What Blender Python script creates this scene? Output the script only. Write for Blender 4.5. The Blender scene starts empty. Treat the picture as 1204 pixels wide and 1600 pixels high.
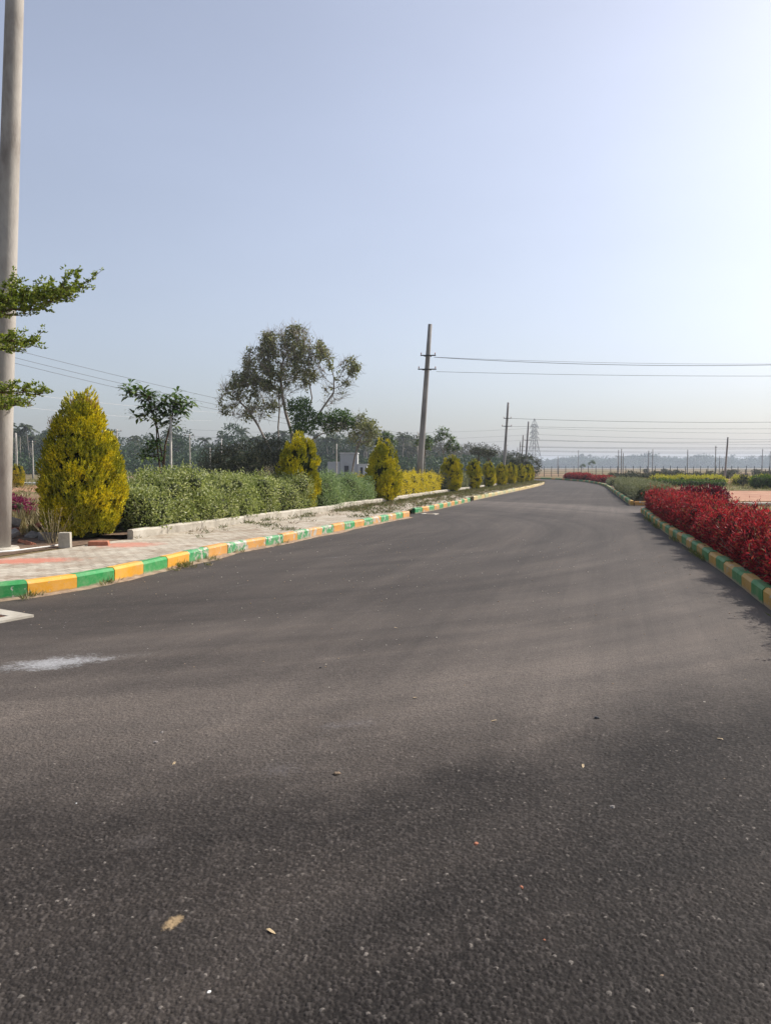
import bpy, math, random
import numpy as np
from mathutils import Vector, Matrix
R = math.radians
rng = np.random.default_rng(7)
random.seed(7)
S = bpy.context.scene
COL = S.collection

# ------------------------------------------------------------------ camera, sky, sun, exposure
cam = bpy.data.cameras.new("camera"); co = bpy.data.objects.new("camera", cam); COL.objects.link(co)
co.location = (0, 0, 1.55)
co.rotation_euler = (R(90 - 3.48), 0, 0)
cam.sensor_fit = 'VERTICAL'; cam.sensor_height = 24.0
cam.lens = 24.0 * 1150 / 1600
cam.clip_end = 6000; cam.clip_start = 0.05
S.camera = co
SUN_AZ, SUN_EL = 65.0, 43.0          # degrees to the right of the view, above the horizon
w = bpy.data.worlds.new("World"); S.world = w; w.use_nodes = True
nt = w.node_tree; bg = nt.nodes["Background"]
sky = nt.nodes.new("ShaderNodeTexSky"); sky.sky_type = 'NISHITA'; sky.sun_disc = False
sky.sun_elevation = R(SUN_EL); sky.sun_rotation = R(SUN_AZ)
sky.altitude = 0; sky.air_density = 1.0; sky.dust_density = 2.1; sky.ozone_density = 3.5
hs = nt.nodes.new("ShaderNodeHueSaturation"); hs.inputs["Saturation"].default_value = 0.63; nt.links.new(sky.outputs[0], hs.inputs["Color"])
tn = nt.nodes.new("ShaderNodeMix"); tn.data_type = 'RGBA'; tn.blend_type = 'MULTIPLY'; tn.inputs[0].default_value = 1.0; tn.inputs[7].default_value = (1.035, 0.992, 0.982, 1)
wn = nt.nodes.new("ShaderNodeTexNoise"); wn.inputs["Scale"].default_value = 1.6; wn.inputs["Detail"].default_value = 5; wc = nt.nodes.new("ShaderNodeTexCoord"); wm = nt.nodes.new("ShaderNodeMapping"); wm.inputs["Scale"].default_value = (1, 1, 3.0)
nt.links.new(wc.outputs["Generated"], wm.inputs[0]); nt.links.new(wm.outputs[0], wn.inputs["Vector"])
wr = nt.nodes.new("ShaderNodeMapRange"); wr.inputs[1].default_value = .3; wr.inputs[2].default_value = .7; wr.inputs[3].default_value = .965; wr.inputs[4].default_value = 1.035; nt.links.new(wn.outputs[0], wr.inputs[0])
wz = nt.nodes.new("ShaderNodeSeparateXYZ"); nt.links.new(wc.outputs["Generated"], wz.inputs[0])
hz_ = nt.nodes.new("ShaderNodeMapRange"); hz_.inputs[1].default_value = 0.0; hz_.inputs[2].default_value = 0.40; hz_.inputs[3].default_value = 0.77; hz_.inputs[4].default_value = 1.0; nt.links.new(wz.outputs[2], hz_.inputs[0])
hm = nt.nodes.new("ShaderNodeVectorMath"); hm.operation = 'SCALE'; nt.links.new(hs.outputs[0], hm.inputs[0]); nt.links.new(hz_.outputs[0], hm.inputs["Scale"])
wv = nt.nodes.new("ShaderNodeVectorMath"); wv.operation = 'SCALE'; nt.links.new(hm.outputs[0], wv.inputs[0]); nt.links.new(wr.outputs[0], wv.inputs["Scale"])
nt.links.new(wv.outputs[0], tn.inputs[6]); nt.links.new(tn.outputs[2], bg.inputs[0]); bg.inputs[1].default_value = 0.150
sl = bpy.data.lights.new("sun", 'SUN'); sl.energy = 4.8; sl.angle = R(0.6); sl.color = (1.0, 0.95, 0.87)
so = bpy.data.objects.new("sun", sl); COL.objects.link(so)
sd = Vector((math.sin(R(SUN_AZ)) * math.cos(R(SUN_EL)), math.cos(R(SUN_AZ)) * math.cos(R(SUN_EL)), math.sin(R(SUN_EL))))
so.rotation_euler = (-sd).to_track_quat('-Z', 'Y').to_euler()
S.view_settings.view_transform = 'Standard'; S.view_settings.look = 'None'
S.view_settings.exposure = 0.28; S.view_settings.gamma = 1.0
S.cycles.volume_bounces = 0
S.cycles.transparent_max_bounces = 8

# ------------------------------------------------------------------ tagging
def tag(o, label=None, cat=None, group=None, kind=None):
    if label: o['label'] = label
    if cat: o['category'] = cat
    if group: o['group'] = group
    if kind: o['kind'] = kind
    return o
def thing(name, label, cat, loc=(0, 0, 0), rz=0.0, group=None):
    o = bpy.data.objects.new(name, None); COL.objects.link(o)
    o.location = loc; o.rotation_euler = (0, 0, rz); o.empty_display_size = 0.2
    return tag(o, label, cat, group)
def copy_tree(o, parent=None):
    c = o.copy(); COL.objects.link(c)
    if parent: c.parent = parent
    for ch in list(o.children): copy_tree(ch, c)
    return c

# ------------------------------------------------------------------ mesh builder
class MB:
    def __init__(s): s.V = []; s.F = []; s.n = 0
    def add(s, v, f, m=0, smooth=False):
        v = np.asarray(v, float).reshape(-1, 3); f = np.asarray(f, int)
        if len(f) == 0: return s
        s.V.append(v); s.F.append((f + s.n, m, smooth)); s.n += len(v); return s
    def box(s, c, size, rz=0.0, m=0, top=1.0, rx=0.0, ry=0.0):
        x, y, z = np.array(size) / 2.0
        v = np.array([[-x,-y,-z],[x,-y,-z],[x,y,-z],[-x,y,-z],[-x*top,-y*top,z],[x*top,-y*top,z],[x*top,y*top,z],[-x*top,y*top,z]])
        M = np.array(Matrix.Rotation(rz, 3, 'Z') @ Matrix.Rotation(ry, 3, 'Y') @ Matrix.Rotation(rx, 3, 'X'))
        v = v @ M.T + np.array(c)
        return s.add(v, [[0,3,2,1],[4,5,6,7],[0,1,5,4],[1,2,6,5],[2,3,7,6],[3,0,4,7]], m)
    def bar(s, a, b, r, m=0, n=4): return s.tube([a, b], [r, r], n, m)
    def tube(s, pts, rad, n=6, m=0, cap=True):
        P = np.asarray(pts, float); k = len(P)
        rad = np.broadcast_to(np.asarray(rad, float), (k,))
        T = np.zeros_like(P); T[1:-1] = P[2:] - P[:-2]; T[0] = P[1] - P[0]; T[-1] = P[-1] - P[-2]
        T /= np.linalg.norm(T, axis=1)[:, None] + 1e-12
        ref = np.array([1.0, 0, 0]) if abs(T[0][0]) < 0.8 else np.array([0, 1.0, 0])
        A = np.cross(T, ref); A /= np.linalg.norm(A, axis=1)[:, None] + 1e-9
        B = np.cross(T, A)
        th = np.linspace(0, 2 * math.pi, n, endpoint=False) + math.pi / n
        ring = (A[:, None, :] * np.cos(th)[None, :, None] + B[:, None, :] * np.sin(th)[None, :, None]) * rad[:, None, None] + P[:, None, :]
        v = ring.reshape(-1, 3)
        i = np.arange(k - 1)[:, None] * n; j = np.arange(n)[None, :]; j2 = (j + 1) % n
        f = np.stack([i + j, i + n + j, i + n + j2, i + j2], -1).reshape(-1, 4)
        s.add(v, f, m, n > 4)
        if cap and n >= 3:
            base = s.n - len(v)
            s.F.append((np.array([[base + (k - 1) * n + q for q in range(n)][::-1]]), m, False))
            s.F.append((np.array([[base + q for q in range(n)]]), m, False))
        return s
    def build(s, name, mats, parent=None, loc=(0, 0, 0)):
        me = bpy.data.meshes.new(name)
        if not isinstance(mats, (list, tuple)): mats = [mats]
        V = np.concatenate(s.V) if s.V else np.zeros((0, 3))
        lt = []; li = []; mi = []; sm = []
        for f, m, q in s.F:
            lt.append(np.full(len(f), f.shape[1])); li.append(f.reshape(-1))
            mi.append(np.full(len(f), m)); sm.append(np.full(len(f), q))
        lt = np.concatenate(lt).astype(np.int32); li = np.concatenate(li).astype(np.int32)
        mi = np.concatenate(mi).astype(np.int32); sm = np.concatenate(sm).astype(bool)
        me.vertices.add(len(V)); me.vertices.foreach_set("co", V.astype(np.float32).ravel())
        me.loops.add(len(li)); me.loops.foreach_set("vertex_index", li)
        me.polygons.add(len(lt))
        st = np.concatenate([[0], np.cumsum(lt)[:-1]]).astype(np.int32)
        me.polygons.foreach_set("loop_start", st); me.polygons.foreach_set("loop_total", lt)
        me.polygons.foreach_set("material_index", mi); me.polygons.foreach_set("use_smooth", sm)
        for m in mats: me.materials.append(m)
        me.update(calc_edges=True); me.validate()
        o = bpy.data.objects.new(name, me); COL.objects.link(o); o.location = loc
        if parent: o.parent = parent
        return o

def unit(a): return a / (np.linalg.norm(a, axis=-1, keepdims=True) + 1e-9)
def leaves(mb, P, dirs, L, W, m=0, spread=0.0, fold=0.18, g=rng, nrm=None):
    """one folded rhombic leaf per point, pointing along dirs"""
    n = len(P)
    if n == 0: return
    d = unit(dirs + g.normal(0, spread, (n, 3)) if spread else dirs)
    s = unit(np.cross(d, g.normal(0, 1, (n, 3)) if nrm is None else unit(nrm) + g.normal(0, .42, (n, 3)))); u = np.cross(s, d)
    L = np.broadcast_to(np.asarray(L, float), (n,))[:, None] * g.uniform(0.7, 1.25, (n, 1))
    W = np.broadcast_to(np.asarray(W, float), (n,))[:, None] * g.uniform(0.75, 1.2, (n, 1))
    a = P; b = P + d * L * 0.45 + s * W * 0.5 + u * W * fold; c = P + d * L - u * L * 0.08; e = P + d * L * 0.45 - s * W * 0.5 + u * W * fold
    v = np.stack([a, b, c, e], 1).reshape(-1, 3)
    i = np.arange(n)[:, None] * 4
    mb.add(v, np.concatenate([np.concatenate([i, i + 1, i + 2], 1), np.concatenate([i, i + 2, i + 3], 1)]), m)

def sphere_dirs(n, g=rng): return unit(g.normal(0, 1, (n, 3)))
def blob_leaves(mb, C, Rd, dens, L, W, m=0, shell=(0.72, 1.06), up=0.35, zmin=None, reject=0.72, spread=0.55, g=rng):
    """leaf clouds over the shells of ellipsoids C (n,3), Rd (n,3)"""
    C = np.asarray(C, float); Rd = np.asarray(Rd, float)
    area = 4 * math.pi * (Rd[:, 0] * Rd[:, 1] * Rd[:, 2]) ** (2 / 3)
    cnt = np.maximum(3, (area * dens).astype(int))
    idx = np.repeat(np.arange(len(C)), cnt); n = len(idx)
    D = sphere_dirs(n, g); rr = g.uniform(shell[0], shell[1], (n, 1))
    P = C[idx] + D * Rd[idx] * rr
    keep = np.ones(n, bool)
    if zmin is not None: keep &= P[:, 2] > zmin
    if reject:
        for k in range(len(C)):
            q = (((P - C[k]) / Rd[k]) ** 2).sum(1)
            keep &= (q > reject ** 2) | (idx == k)
    P = P[keep]; D0 = D[keep]; D = D0 + np.array([0, 0, up])
    leaves(mb, P, unit(D) + g.normal(0, .6, D.shape), L, W, m, spread * .5, g=g, nrm=D0 + [0, 0, .25])

def ico():
    t = (1 + 5 ** .5) / 2
    v = unit(np.array([[-1,t,0],[1,t,0],[-1,-t,0],[1,-t,0],[0,-1,t],[0,1,t],[0,-1,-t],[0,1,-t],[t,0,-1],[t,0,1],[-t,0,-1],[-t,0,1]], float))
    f = [[0,11,5],[0,5,1],[0,1,7],[0,7,10],[0,10,11],[1,5,9],[5,11,4],[11,10,2],[10,7,6],[7,1,8],[3,9,4],[3,4,2],[3,2,6],[3,6,8],[3,8,9],[4,9,5],[2,4,11],[6,2,10],[8,6,7],[9,8,1]]
    vs = [tuple(x) for x in v]; cache = {}
    def mid(a, b):
        k = (min(a, b), max(a, b))
        if k not in cache: cache[k] = len(vs); vs.append(tuple(unit((np.array(vs[a]) + np.array(vs[b])) / 2)))
        return cache[k]
    nf = []
    for a, b, c in f:
        x, y, z = mid(a, b), mid(b, c), mid(c, a); nf += [[a, x, z], [x, b, y], [z, y, c], [x, y, z]]
    return np.array(vs), np.array(nf)
IV, IF = ico()
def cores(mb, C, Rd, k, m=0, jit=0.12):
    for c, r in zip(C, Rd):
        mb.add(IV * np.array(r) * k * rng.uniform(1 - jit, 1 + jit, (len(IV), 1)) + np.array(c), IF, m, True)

def colonize(attr, trunk, step, di, dk, iters, bias=(0, 0, 0.0), g=rng):
    """space colonisation: returns node positions and parents"""
    N = [np.array(p, float) for p in trunk[0]]; par = [-1] + list(range(len(trunk[0]) - 1))
    for path in trunk[1:]:
        base = int(path[0]); prev = base
        for p in path[1:]: N.append(np.array(p, float)); par.append(prev); prev = len(N) - 1
    A = np.array(attr, float); alive = np.ones(len(A), bool)
    best = np.full(len(A), 1e9); bi = np.zeros(len(A), int); done = 0
    for it in range(iters):
        for k in range(done, len(N)):
            d = np.linalg.norm(A - N[k], axis=1); q = d < best; best[q] = d[q]; bi[q] = k
        done = len(N); alive &= best > dk
        act = alive & (best < di)
        if not act.any(): break
        new = {}
        for k in np.unique(bi[act]):
            s = act & (bi == k); v = unit(A[s] - N[k]).sum(0) + np.array(bias) + g.normal(0, .12, 3)
            v = v / (np.linalg.norm(v) + 1e-9); new[k] = N[k] + v * step
        added = 0
        for k, p in new.items():
            if np.linalg.norm(p - N[k]) < 1e-6: continue
            N.append(p); par.append(int(k)); added += 1
        if not added: break
    return np.array(N), np.array(par)
def skeleton(mb, N, par, r0, pw=2.3, m=0, nside=5, rmax=None):
    n = len(N); ch = [[] for _ in range(n)]
    for i in range(n):
        if par[i] >= 0: ch[par[i]].append(i)
    r = np.zeros(n); order = sorted(range(n), key=lambda i: -i)
    for i in order: r[i] = r0 if not ch[i] else (sum(r[c] ** pw for c in ch[i])) ** (1 / pw)
    if rmax: r = np.minimum(r, rmax)
    stack = [(0, None)]
    while stack:
        i, p = stack.pop(); path = [] if p is None else [p]; path.append(i)
        cur = i
        while ch[cur]:
            c = sorted(ch[cur], key=lambda q: -r[q])
            for o in c[1:]: stack.append((o, cur))
            cur = c[0]; path.append(cur)
        if len(path) > 1:
            rr = r[path].copy()
            if p is not None: rr[0] = rr[1]
            mb.tube(N[path], rr, nside if rr[0] > r0 * 3 else 3, m, cap=False)
    return r, ch

# ------------------------------------------------------------------ materials
def newmat(name):
    m = bpy.data.materials.new(name); m.use_nodes = True
    nt = m.node_tree; nt.nodes.clear()
    out = nt.nodes.new("ShaderNodeOutputMaterial")
    return m, nt, out
def N_(nt, typ, **kw):
    n = nt.nodes.new(typ)
    for k, v in kw.items():
        if k in n.inputs: n.inputs[k].default_value = v
        else: setattr(n, k, v)
    return n
def ramp(nt, fac, stops):
    r = nt.nodes.new("ShaderNodeValToRGB"); e = r.color_ramp.elements
    while len(e) > 1: e.remove(e[-1])
    e[0].position = stops[0][0]; e[0].color = (*stops[0][1], 1)
    for p, c in stops[1:]:
        q = e.new(p); q.color = (*c, 1)
    nt.links.new(fac, r.inputs[0]); return r.outputs[0]
def mixc(nt, fac, a, b, mode='MIX'):
    m = nt.nodes.new("ShaderNodeMix"); m.data_type = 'RGBA'; m.blend_type = mode
    for s, v in ((0, fac), (6, a), (7, b)):
        if hasattr(v, 'is_linked'): nt.links.new(v, m.inputs[s])
        elif s == 0: m.inputs[0].default_value = v
        else: m.inputs[s].default_value = (*v, 1)
    return m.outputs[2]
def mth(nt, op, a, b=None, c=None, clamp=False):
    m = nt.nodes.new("ShaderNodeMath"); m.operation = op; m.use_clamp = clamp
    for s, v in ((0, a), (1, b), (2, c)):
        if v is None: continue
        if hasattr(v, 'is_linked'): nt.links.new(v, m.inputs[s])
        else: m.inputs[s].default_value = v
    return m.outputs[0]
def noise(nt, co, scale, detail=4, rough=0.55, dist=0.0):
    n = N_(nt, "ShaderNodeTexNoise", Scale=scale, Detail=detail, Roughness=rough, Distortion=dist)
    nt.links.new(co, n.inputs["Vector"]); return n.outputs[0]
def coords(nt, kind="Object", scale=None, rot=None, loc=None):
    t = nt.nodes.new("ShaderNodeTexCoord"); o = t.outputs[kind]
    if rot and scale:
        m0 = nt.nodes.new("ShaderNodeMapping"); m0.inputs["Rotation"].default_value = rot; nt.links.new(o, m0.inputs[0]); o = m0.outputs[0]; rot = None
    if scale or rot or loc:
        mp = nt.nodes.new("ShaderNodeMapping")
        if scale: mp.inputs["Scale"].default_value = scale
        if rot: mp.inputs["Rotation"].default_value = rot
        if loc: mp.inputs["Location"].default_value = loc
        nt.links.new(o, mp.inputs[0]); o = mp.outputs[0]
    return o
def leafmat(name, stops, trans=0.35, rough=0.55, patch=None, tcol=None):
    m, nt, out = newmat(name)
    g = nt.nodes.new("ShaderNodeNewGeometry")
    c = ramp(nt, g.outputs["Random Per Island"], stops)
    if patch:
        n = noise(nt, coords(nt), patch[0], 2)
        f = ramp(nt, n, [(0.42, (0, 0, 0)), (0.6, (1, 1, 1))])
        c = mixc(nt, mth(nt, 'MULTIPLY', f, patch[2]), c, patch[1])
    p = N_(nt, "ShaderNodeBsdfPrincipled", Roughness=rough); nt.links.new(c, p.inputs["Base Color"])
    p.inputs["Specular IOR Level"].default_value = 0.3
    t = nt.nodes.new("ShaderNodeBsdfTranslucent")
    tc = mixc(nt, 1.0, c, tcol or (1.0, 1.0, 0.55), 'MULTIPLY'); nt.links.new(tc, t.inputs[0])
    mx = nt.nodes.new("ShaderNodeMixShader"); mx.inputs[0].default_value = trans
    nt.links.new(p.outputs[0], mx.inputs[1]); nt.links.new(t.outputs[0], mx.inputs[2]); nt.links.new(mx.outputs[0], out.inputs[0])
    return m
def roughmat(name, stops, scale=3.0, rough=0.9, bump=0.3, bscale=None, detail=6, stretch=None, spec=0.3, metal=0.0, kind="Object"):
    m, nt, out = newmat(name)
    co = coords(nt, kind, scale=stretch)
    n = noise(nt, co, scale, detail, 0.62)
    c = ramp(nt, n, stops)
    p = N_(nt, "ShaderNodeBsdfPrincipled", Roughness=rough, Metallic=metal); p.inputs["Specular IOR Level"].default_value = spec
    nt.links.new(c, p.inputs["Base Color"])
    if bump:
        b = N_(nt, "ShaderNodeBump", Strength=bump, Distance=0.02)
        nt.links.new(noise(nt, co, bscale or scale * 5, 5, 0.7), b.inputs["Height"]); nt.links.new(b.outputs[0], p.inputs["Normal"])
    nt.links.new(p.outputs[0], out.inputs[0]); return m

# asphalt -------------------------------------------------
def asphalt(near=False):
    m, nt, out = newmat("coarse_asphalt" if near else "asphalt")
    co = coords(nt)
    L = nt.links
    # aggregate: stones of two sizes standing in dark binder
    v1 = N_(nt, "ShaderNodeTexVoronoi", Scale=95.0, Randomness=1.0); L.new(co, v1.inputs["Vector"])
    v2 = N_(nt, "ShaderNodeTexVoronoi", Scale=210.0, Randomness=1.0); L.new(co, v2.inputs["Vector"])
    n1 = noise(nt, co, 60, 5, 0.75); n2 = noise(nt, co, 14, 4, 0.6)
    sep = nt.nodes.new("ShaderNodeSeparateColor"); L.new(v1.outputs["Color"], sep.inputs[0])
    # large dusty zones: broad curved sweeps of tan dust, streaked along the road
    big = noise(nt, coords(nt, scale=(0.34, 0.10, 1), rot=(0, 0, R(14))), 1.0, 5, 0.62, 0.8)
    big2 = noise(nt, coords(nt, scale=(0.55, 0.13, 1), rot=(0, 0, R(50)), loc=(3.1, 1.7, 0)), 1.0, 4, 0.6, 0.9)
    lane = noise(nt, coords(nt, scale=(2.1, 0.045, 1), rot=(0, 0, R(17))), 1.0, 5, 0.7, 0.25)
    base = ramp(nt, n1, [(0.30, (0.014, 0.011, 0.010)), (0.52, (0.040, 0.033, 0.029)), (0.72, (0.092, 0.078, 0.068))])
    if near:
        ga = nt.nodes.new("ShaderNodeAttribute"); ga.attribute_name = 'grain'; pa = nt.nodes.new("ShaderNodeAttribute"); pa.attribute_name = 'pit'
    stone = ramp(nt, ga.outputs["Fac"] if near else sep.outputs[0], [(0.0, (0.012, 0.010, 0.009)), (0.55, (0.040, 0.034, 0.030)), (0.88, (0.070, 0.061, 0.056)), (0.985, (0.12, 0.105, 0.093)), (1.0, (0.40, 0.36, 0.31))])
    gap = ramp(nt, pa.outputs["Fac"], [(0.12, (0.10, 0.10, 0.10)), (0.45, (0.90, 0.90, 0.90)), (0.8, (1.15, 1.15, 1.15))]) if near else ramp(nt, v1.outputs["Distance"], [(0.25, (0.97, 0.97, 0.97)), (0.62, (0.82, 0.82, 0.82))])  # near gaps: dark binder, deepened to paint micro shadow between the stones
    c = mixc(nt, 0.68, base, stone); c = mixc(nt, 0.8, c, gap, 'MULTIPLY')
    # tan dust patches; the tint also grows stronger with distance along the road
    dust = ramp(nt, big, [(0.40, (0, 0, 0)), (0.68, (1, 1, 1))])
    dust2 = ramp(nt, big2, [(0.46, (0, 0, 0)), (0.66, (1, 1, 1))])
    grain = ramp(nt, noise(nt, co, 130, 3, 0.8), [(0.38, (0, 0, 0)), (0.6, (1, 1, 1))])
    brk = ramp(nt, noise(nt, co, 38, 6, 0.85), [(0.36, (0, 0, 0)), (0.62, (1, 1, 1))])
    # ring of dust where cars turn: arc centred far left
    sx = nt.nodes.new("ShaderNodeSeparateXYZ"); L.new(co, sx.inputs[0])
    def ellipse(cx, cy, rx, ry, a, soft=1.0):
        mp = coords(nt, loc=(0, 0, 0)); vs = nt.nodes.new("ShaderNodeVectorMath"); vs.operation = 'SUBTRACT'; L.new(mp, vs.inputs[0]); vs.inputs[1].default_value = (cx, cy, 0)
        ro = nt.nodes.new("ShaderNodeVectorRotate"); ro.rotation_type = 'Z_AXIS'; L.new(vs.outputs[0], ro.inputs[0]); ro.inputs["Angle"].default_value = -a
        sc = nt.nodes.new("ShaderNodeVectorMath"); sc.operation = 'DIVIDE'; L.new(ro.outputs[0], sc.inputs[0]); sc.inputs[1].default_value = (rx, ry, 1)
        ln = nt.nodes.new("ShaderNodeVectorMath"); ln.operation = 'LENGTH'; L.new(sc.outputs[0], ln.inputs[0])
        d = mth(nt, 'ADD', ln.outputs["Value"], mth(nt, 'MULTIPLY', mth(nt, 'SUBTRACT', noise(nt, co, 5.5, 7, 0.75), 0.5), 1.9))
        return ramp(nt, d, [(0.0, (1, 1, 1)), (0.45, (0.75, 0.75, 0.75)), (1.0, (0, 0, 0))])
    vs = nt.nodes.new("ShaderNodeVectorMath"); vs.operation = 'SUBTRACT'; L.new(co, vs.inputs[0]); vs.inputs[1].default_value = (-6, 20, 0)
    ln = nt.nodes.new("ShaderNodeVectorMath"); ln.operation = 'LENGTH'; L.new(vs.outputs[0], ln.inputs[0]); rad = ln.outputs["Value"]
    cbv = nt.nodes.new("ShaderNodeCombineXYZ"); L.new(mth(nt, 'MULTIPLY', rad, 1.9), cbv.inputs[0]); L.new(mth(nt, 'MULTIPLY', sx.outputs[0], 0.12), cbv.inputs[1])
    arc = noise(nt, cbv.outputs[0], 1.0, 5, 0.7, 0.2)      # curved tyre tracks of cars turning in from the side road
    wob_ = mth(nt, 'MULTIPLY', mth(nt, 'SUBTRACT', noise(nt, co, 0.8, 8, 0.72), 0.5), 2.6)
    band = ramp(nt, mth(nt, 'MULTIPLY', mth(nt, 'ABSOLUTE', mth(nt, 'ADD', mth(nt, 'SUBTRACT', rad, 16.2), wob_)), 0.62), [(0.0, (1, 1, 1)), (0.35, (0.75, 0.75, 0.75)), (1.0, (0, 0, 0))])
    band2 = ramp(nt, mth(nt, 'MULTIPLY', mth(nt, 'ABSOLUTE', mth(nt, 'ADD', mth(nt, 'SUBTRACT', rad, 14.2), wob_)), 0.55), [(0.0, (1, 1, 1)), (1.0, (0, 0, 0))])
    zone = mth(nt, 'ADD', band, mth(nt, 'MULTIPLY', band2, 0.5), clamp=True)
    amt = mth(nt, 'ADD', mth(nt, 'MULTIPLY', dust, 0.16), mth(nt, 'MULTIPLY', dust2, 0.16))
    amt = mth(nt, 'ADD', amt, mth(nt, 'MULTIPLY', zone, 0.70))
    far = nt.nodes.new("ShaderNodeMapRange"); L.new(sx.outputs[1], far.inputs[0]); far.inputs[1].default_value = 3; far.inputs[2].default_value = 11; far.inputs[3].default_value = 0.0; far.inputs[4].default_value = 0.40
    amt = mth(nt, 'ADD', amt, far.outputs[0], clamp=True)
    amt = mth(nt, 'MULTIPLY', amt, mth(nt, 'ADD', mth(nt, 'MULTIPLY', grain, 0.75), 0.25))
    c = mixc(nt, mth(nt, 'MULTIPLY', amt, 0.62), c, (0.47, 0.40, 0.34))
    # worn wheel tracks
    tr = ramp(nt, lane, [(0.38, (0.74, 0.74, 0.75)), (0.62, (1.22, 1.20, 1.19))])
    c = mixc(nt, 0.45, c, tr, 'MULTIPLY')
    c = mixc(nt, 0.6, c, ramp(nt, arc, [(0.36, (0.74, 0.74, 0.75)), (0.5, (1, 1, 1)), (0.66, (1.28, 1.25, 1.22))]), 'MULTIPLY')
    # white powder and small spills
    def spill(cx, cy, rx, ry, a, col, k):
        nonlocal c
        e = ellipse(cx, cy, rx, ry, a); e = mth(nt, 'SUBTRACT', mth(nt, 'MULTIPLY', e, k * 1.25), mth(nt, 'MULTIPLY', mth(nt, 'SUBTRACT', 1.0, brk), 1.0), clamp=True); e = mth(nt, 'MULTIPLY', e, min(1.0, k))
        c = mixc(nt, e, c, col)
    spill(-2.62, 5.75, 0.55, 0.26, R(22), (0.60, 0.60, 0.60), 1.12)
    spill(-2.15, 5.95, 0.55, 0.12, R(20), (0.5, 0.5, 0.5), 0.5)
    spill(-3.35, 5.52, 0.50, 0.05, R(14), (0.6, 0.6, 0.6), 0.9)
    spill(-0.56, 3.68, 0.20, 0.12, R(10), (0.22, 0.20, 0.20), 0.7)
    spill(-0.22, 4.35, 0.26, 0.10, R(20), (0.26, 0.24, 0.24), 0.7)
    spill(-0.715, 2.42, 0.035, 0.065, R(-20), (0.50, 0.36, 0.20), 1.6)
    spill(-1.0, 2.95, 0.13, 0.09, R(10), (0.16, 0.14, 0.13), 0.7)
    spill(-1.9, 9.6, 0.5, 0.06, R(50), (0.3, 0.28, 0.27), 0.6)
    spill(-0.9, 12.6, 0.5, 0.07, R(30), (0.5, 0.5, 0.5), 0.6)
    spill(0.9, 17.5, 0.9, 0.25, R(40), (0.40, 0.33, 0.27), 0.6)
    p = N_(nt, "ShaderNodeBsdfPrincipled", Roughness=0.80); p.inputs["Specular IOR Level"].default_value = 0.16
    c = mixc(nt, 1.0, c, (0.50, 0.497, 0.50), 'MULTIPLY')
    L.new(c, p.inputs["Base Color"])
    h = mth(nt, 'ADD', mth(nt, 'MULTIPLY', mth(nt, 'SUBTRACT', 1.0, v1.outputs["Distance"]), 1.0), mth(nt, 'MULTIPLY', mth(nt, 'SUBTRACT', 1.0, v2.outputs["Distance"]), 0.35))
    h = mth(nt, 'ADD', h, mth(nt, 'MULTIPLY', n1, 1.1)); h = mth(nt, 'ADD', h, mth(nt, 'MULTIPLY', n2, 0.35))
    b = N_(nt, "ShaderNodeBump", Strength=0.35, Distance=0.003); L.new(h, b.inputs["Height"]); L.new(b.outputs[0], p.inputs["Normal"])
    L.new(p.outputs[0], out.inputs[0]); return m

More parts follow.
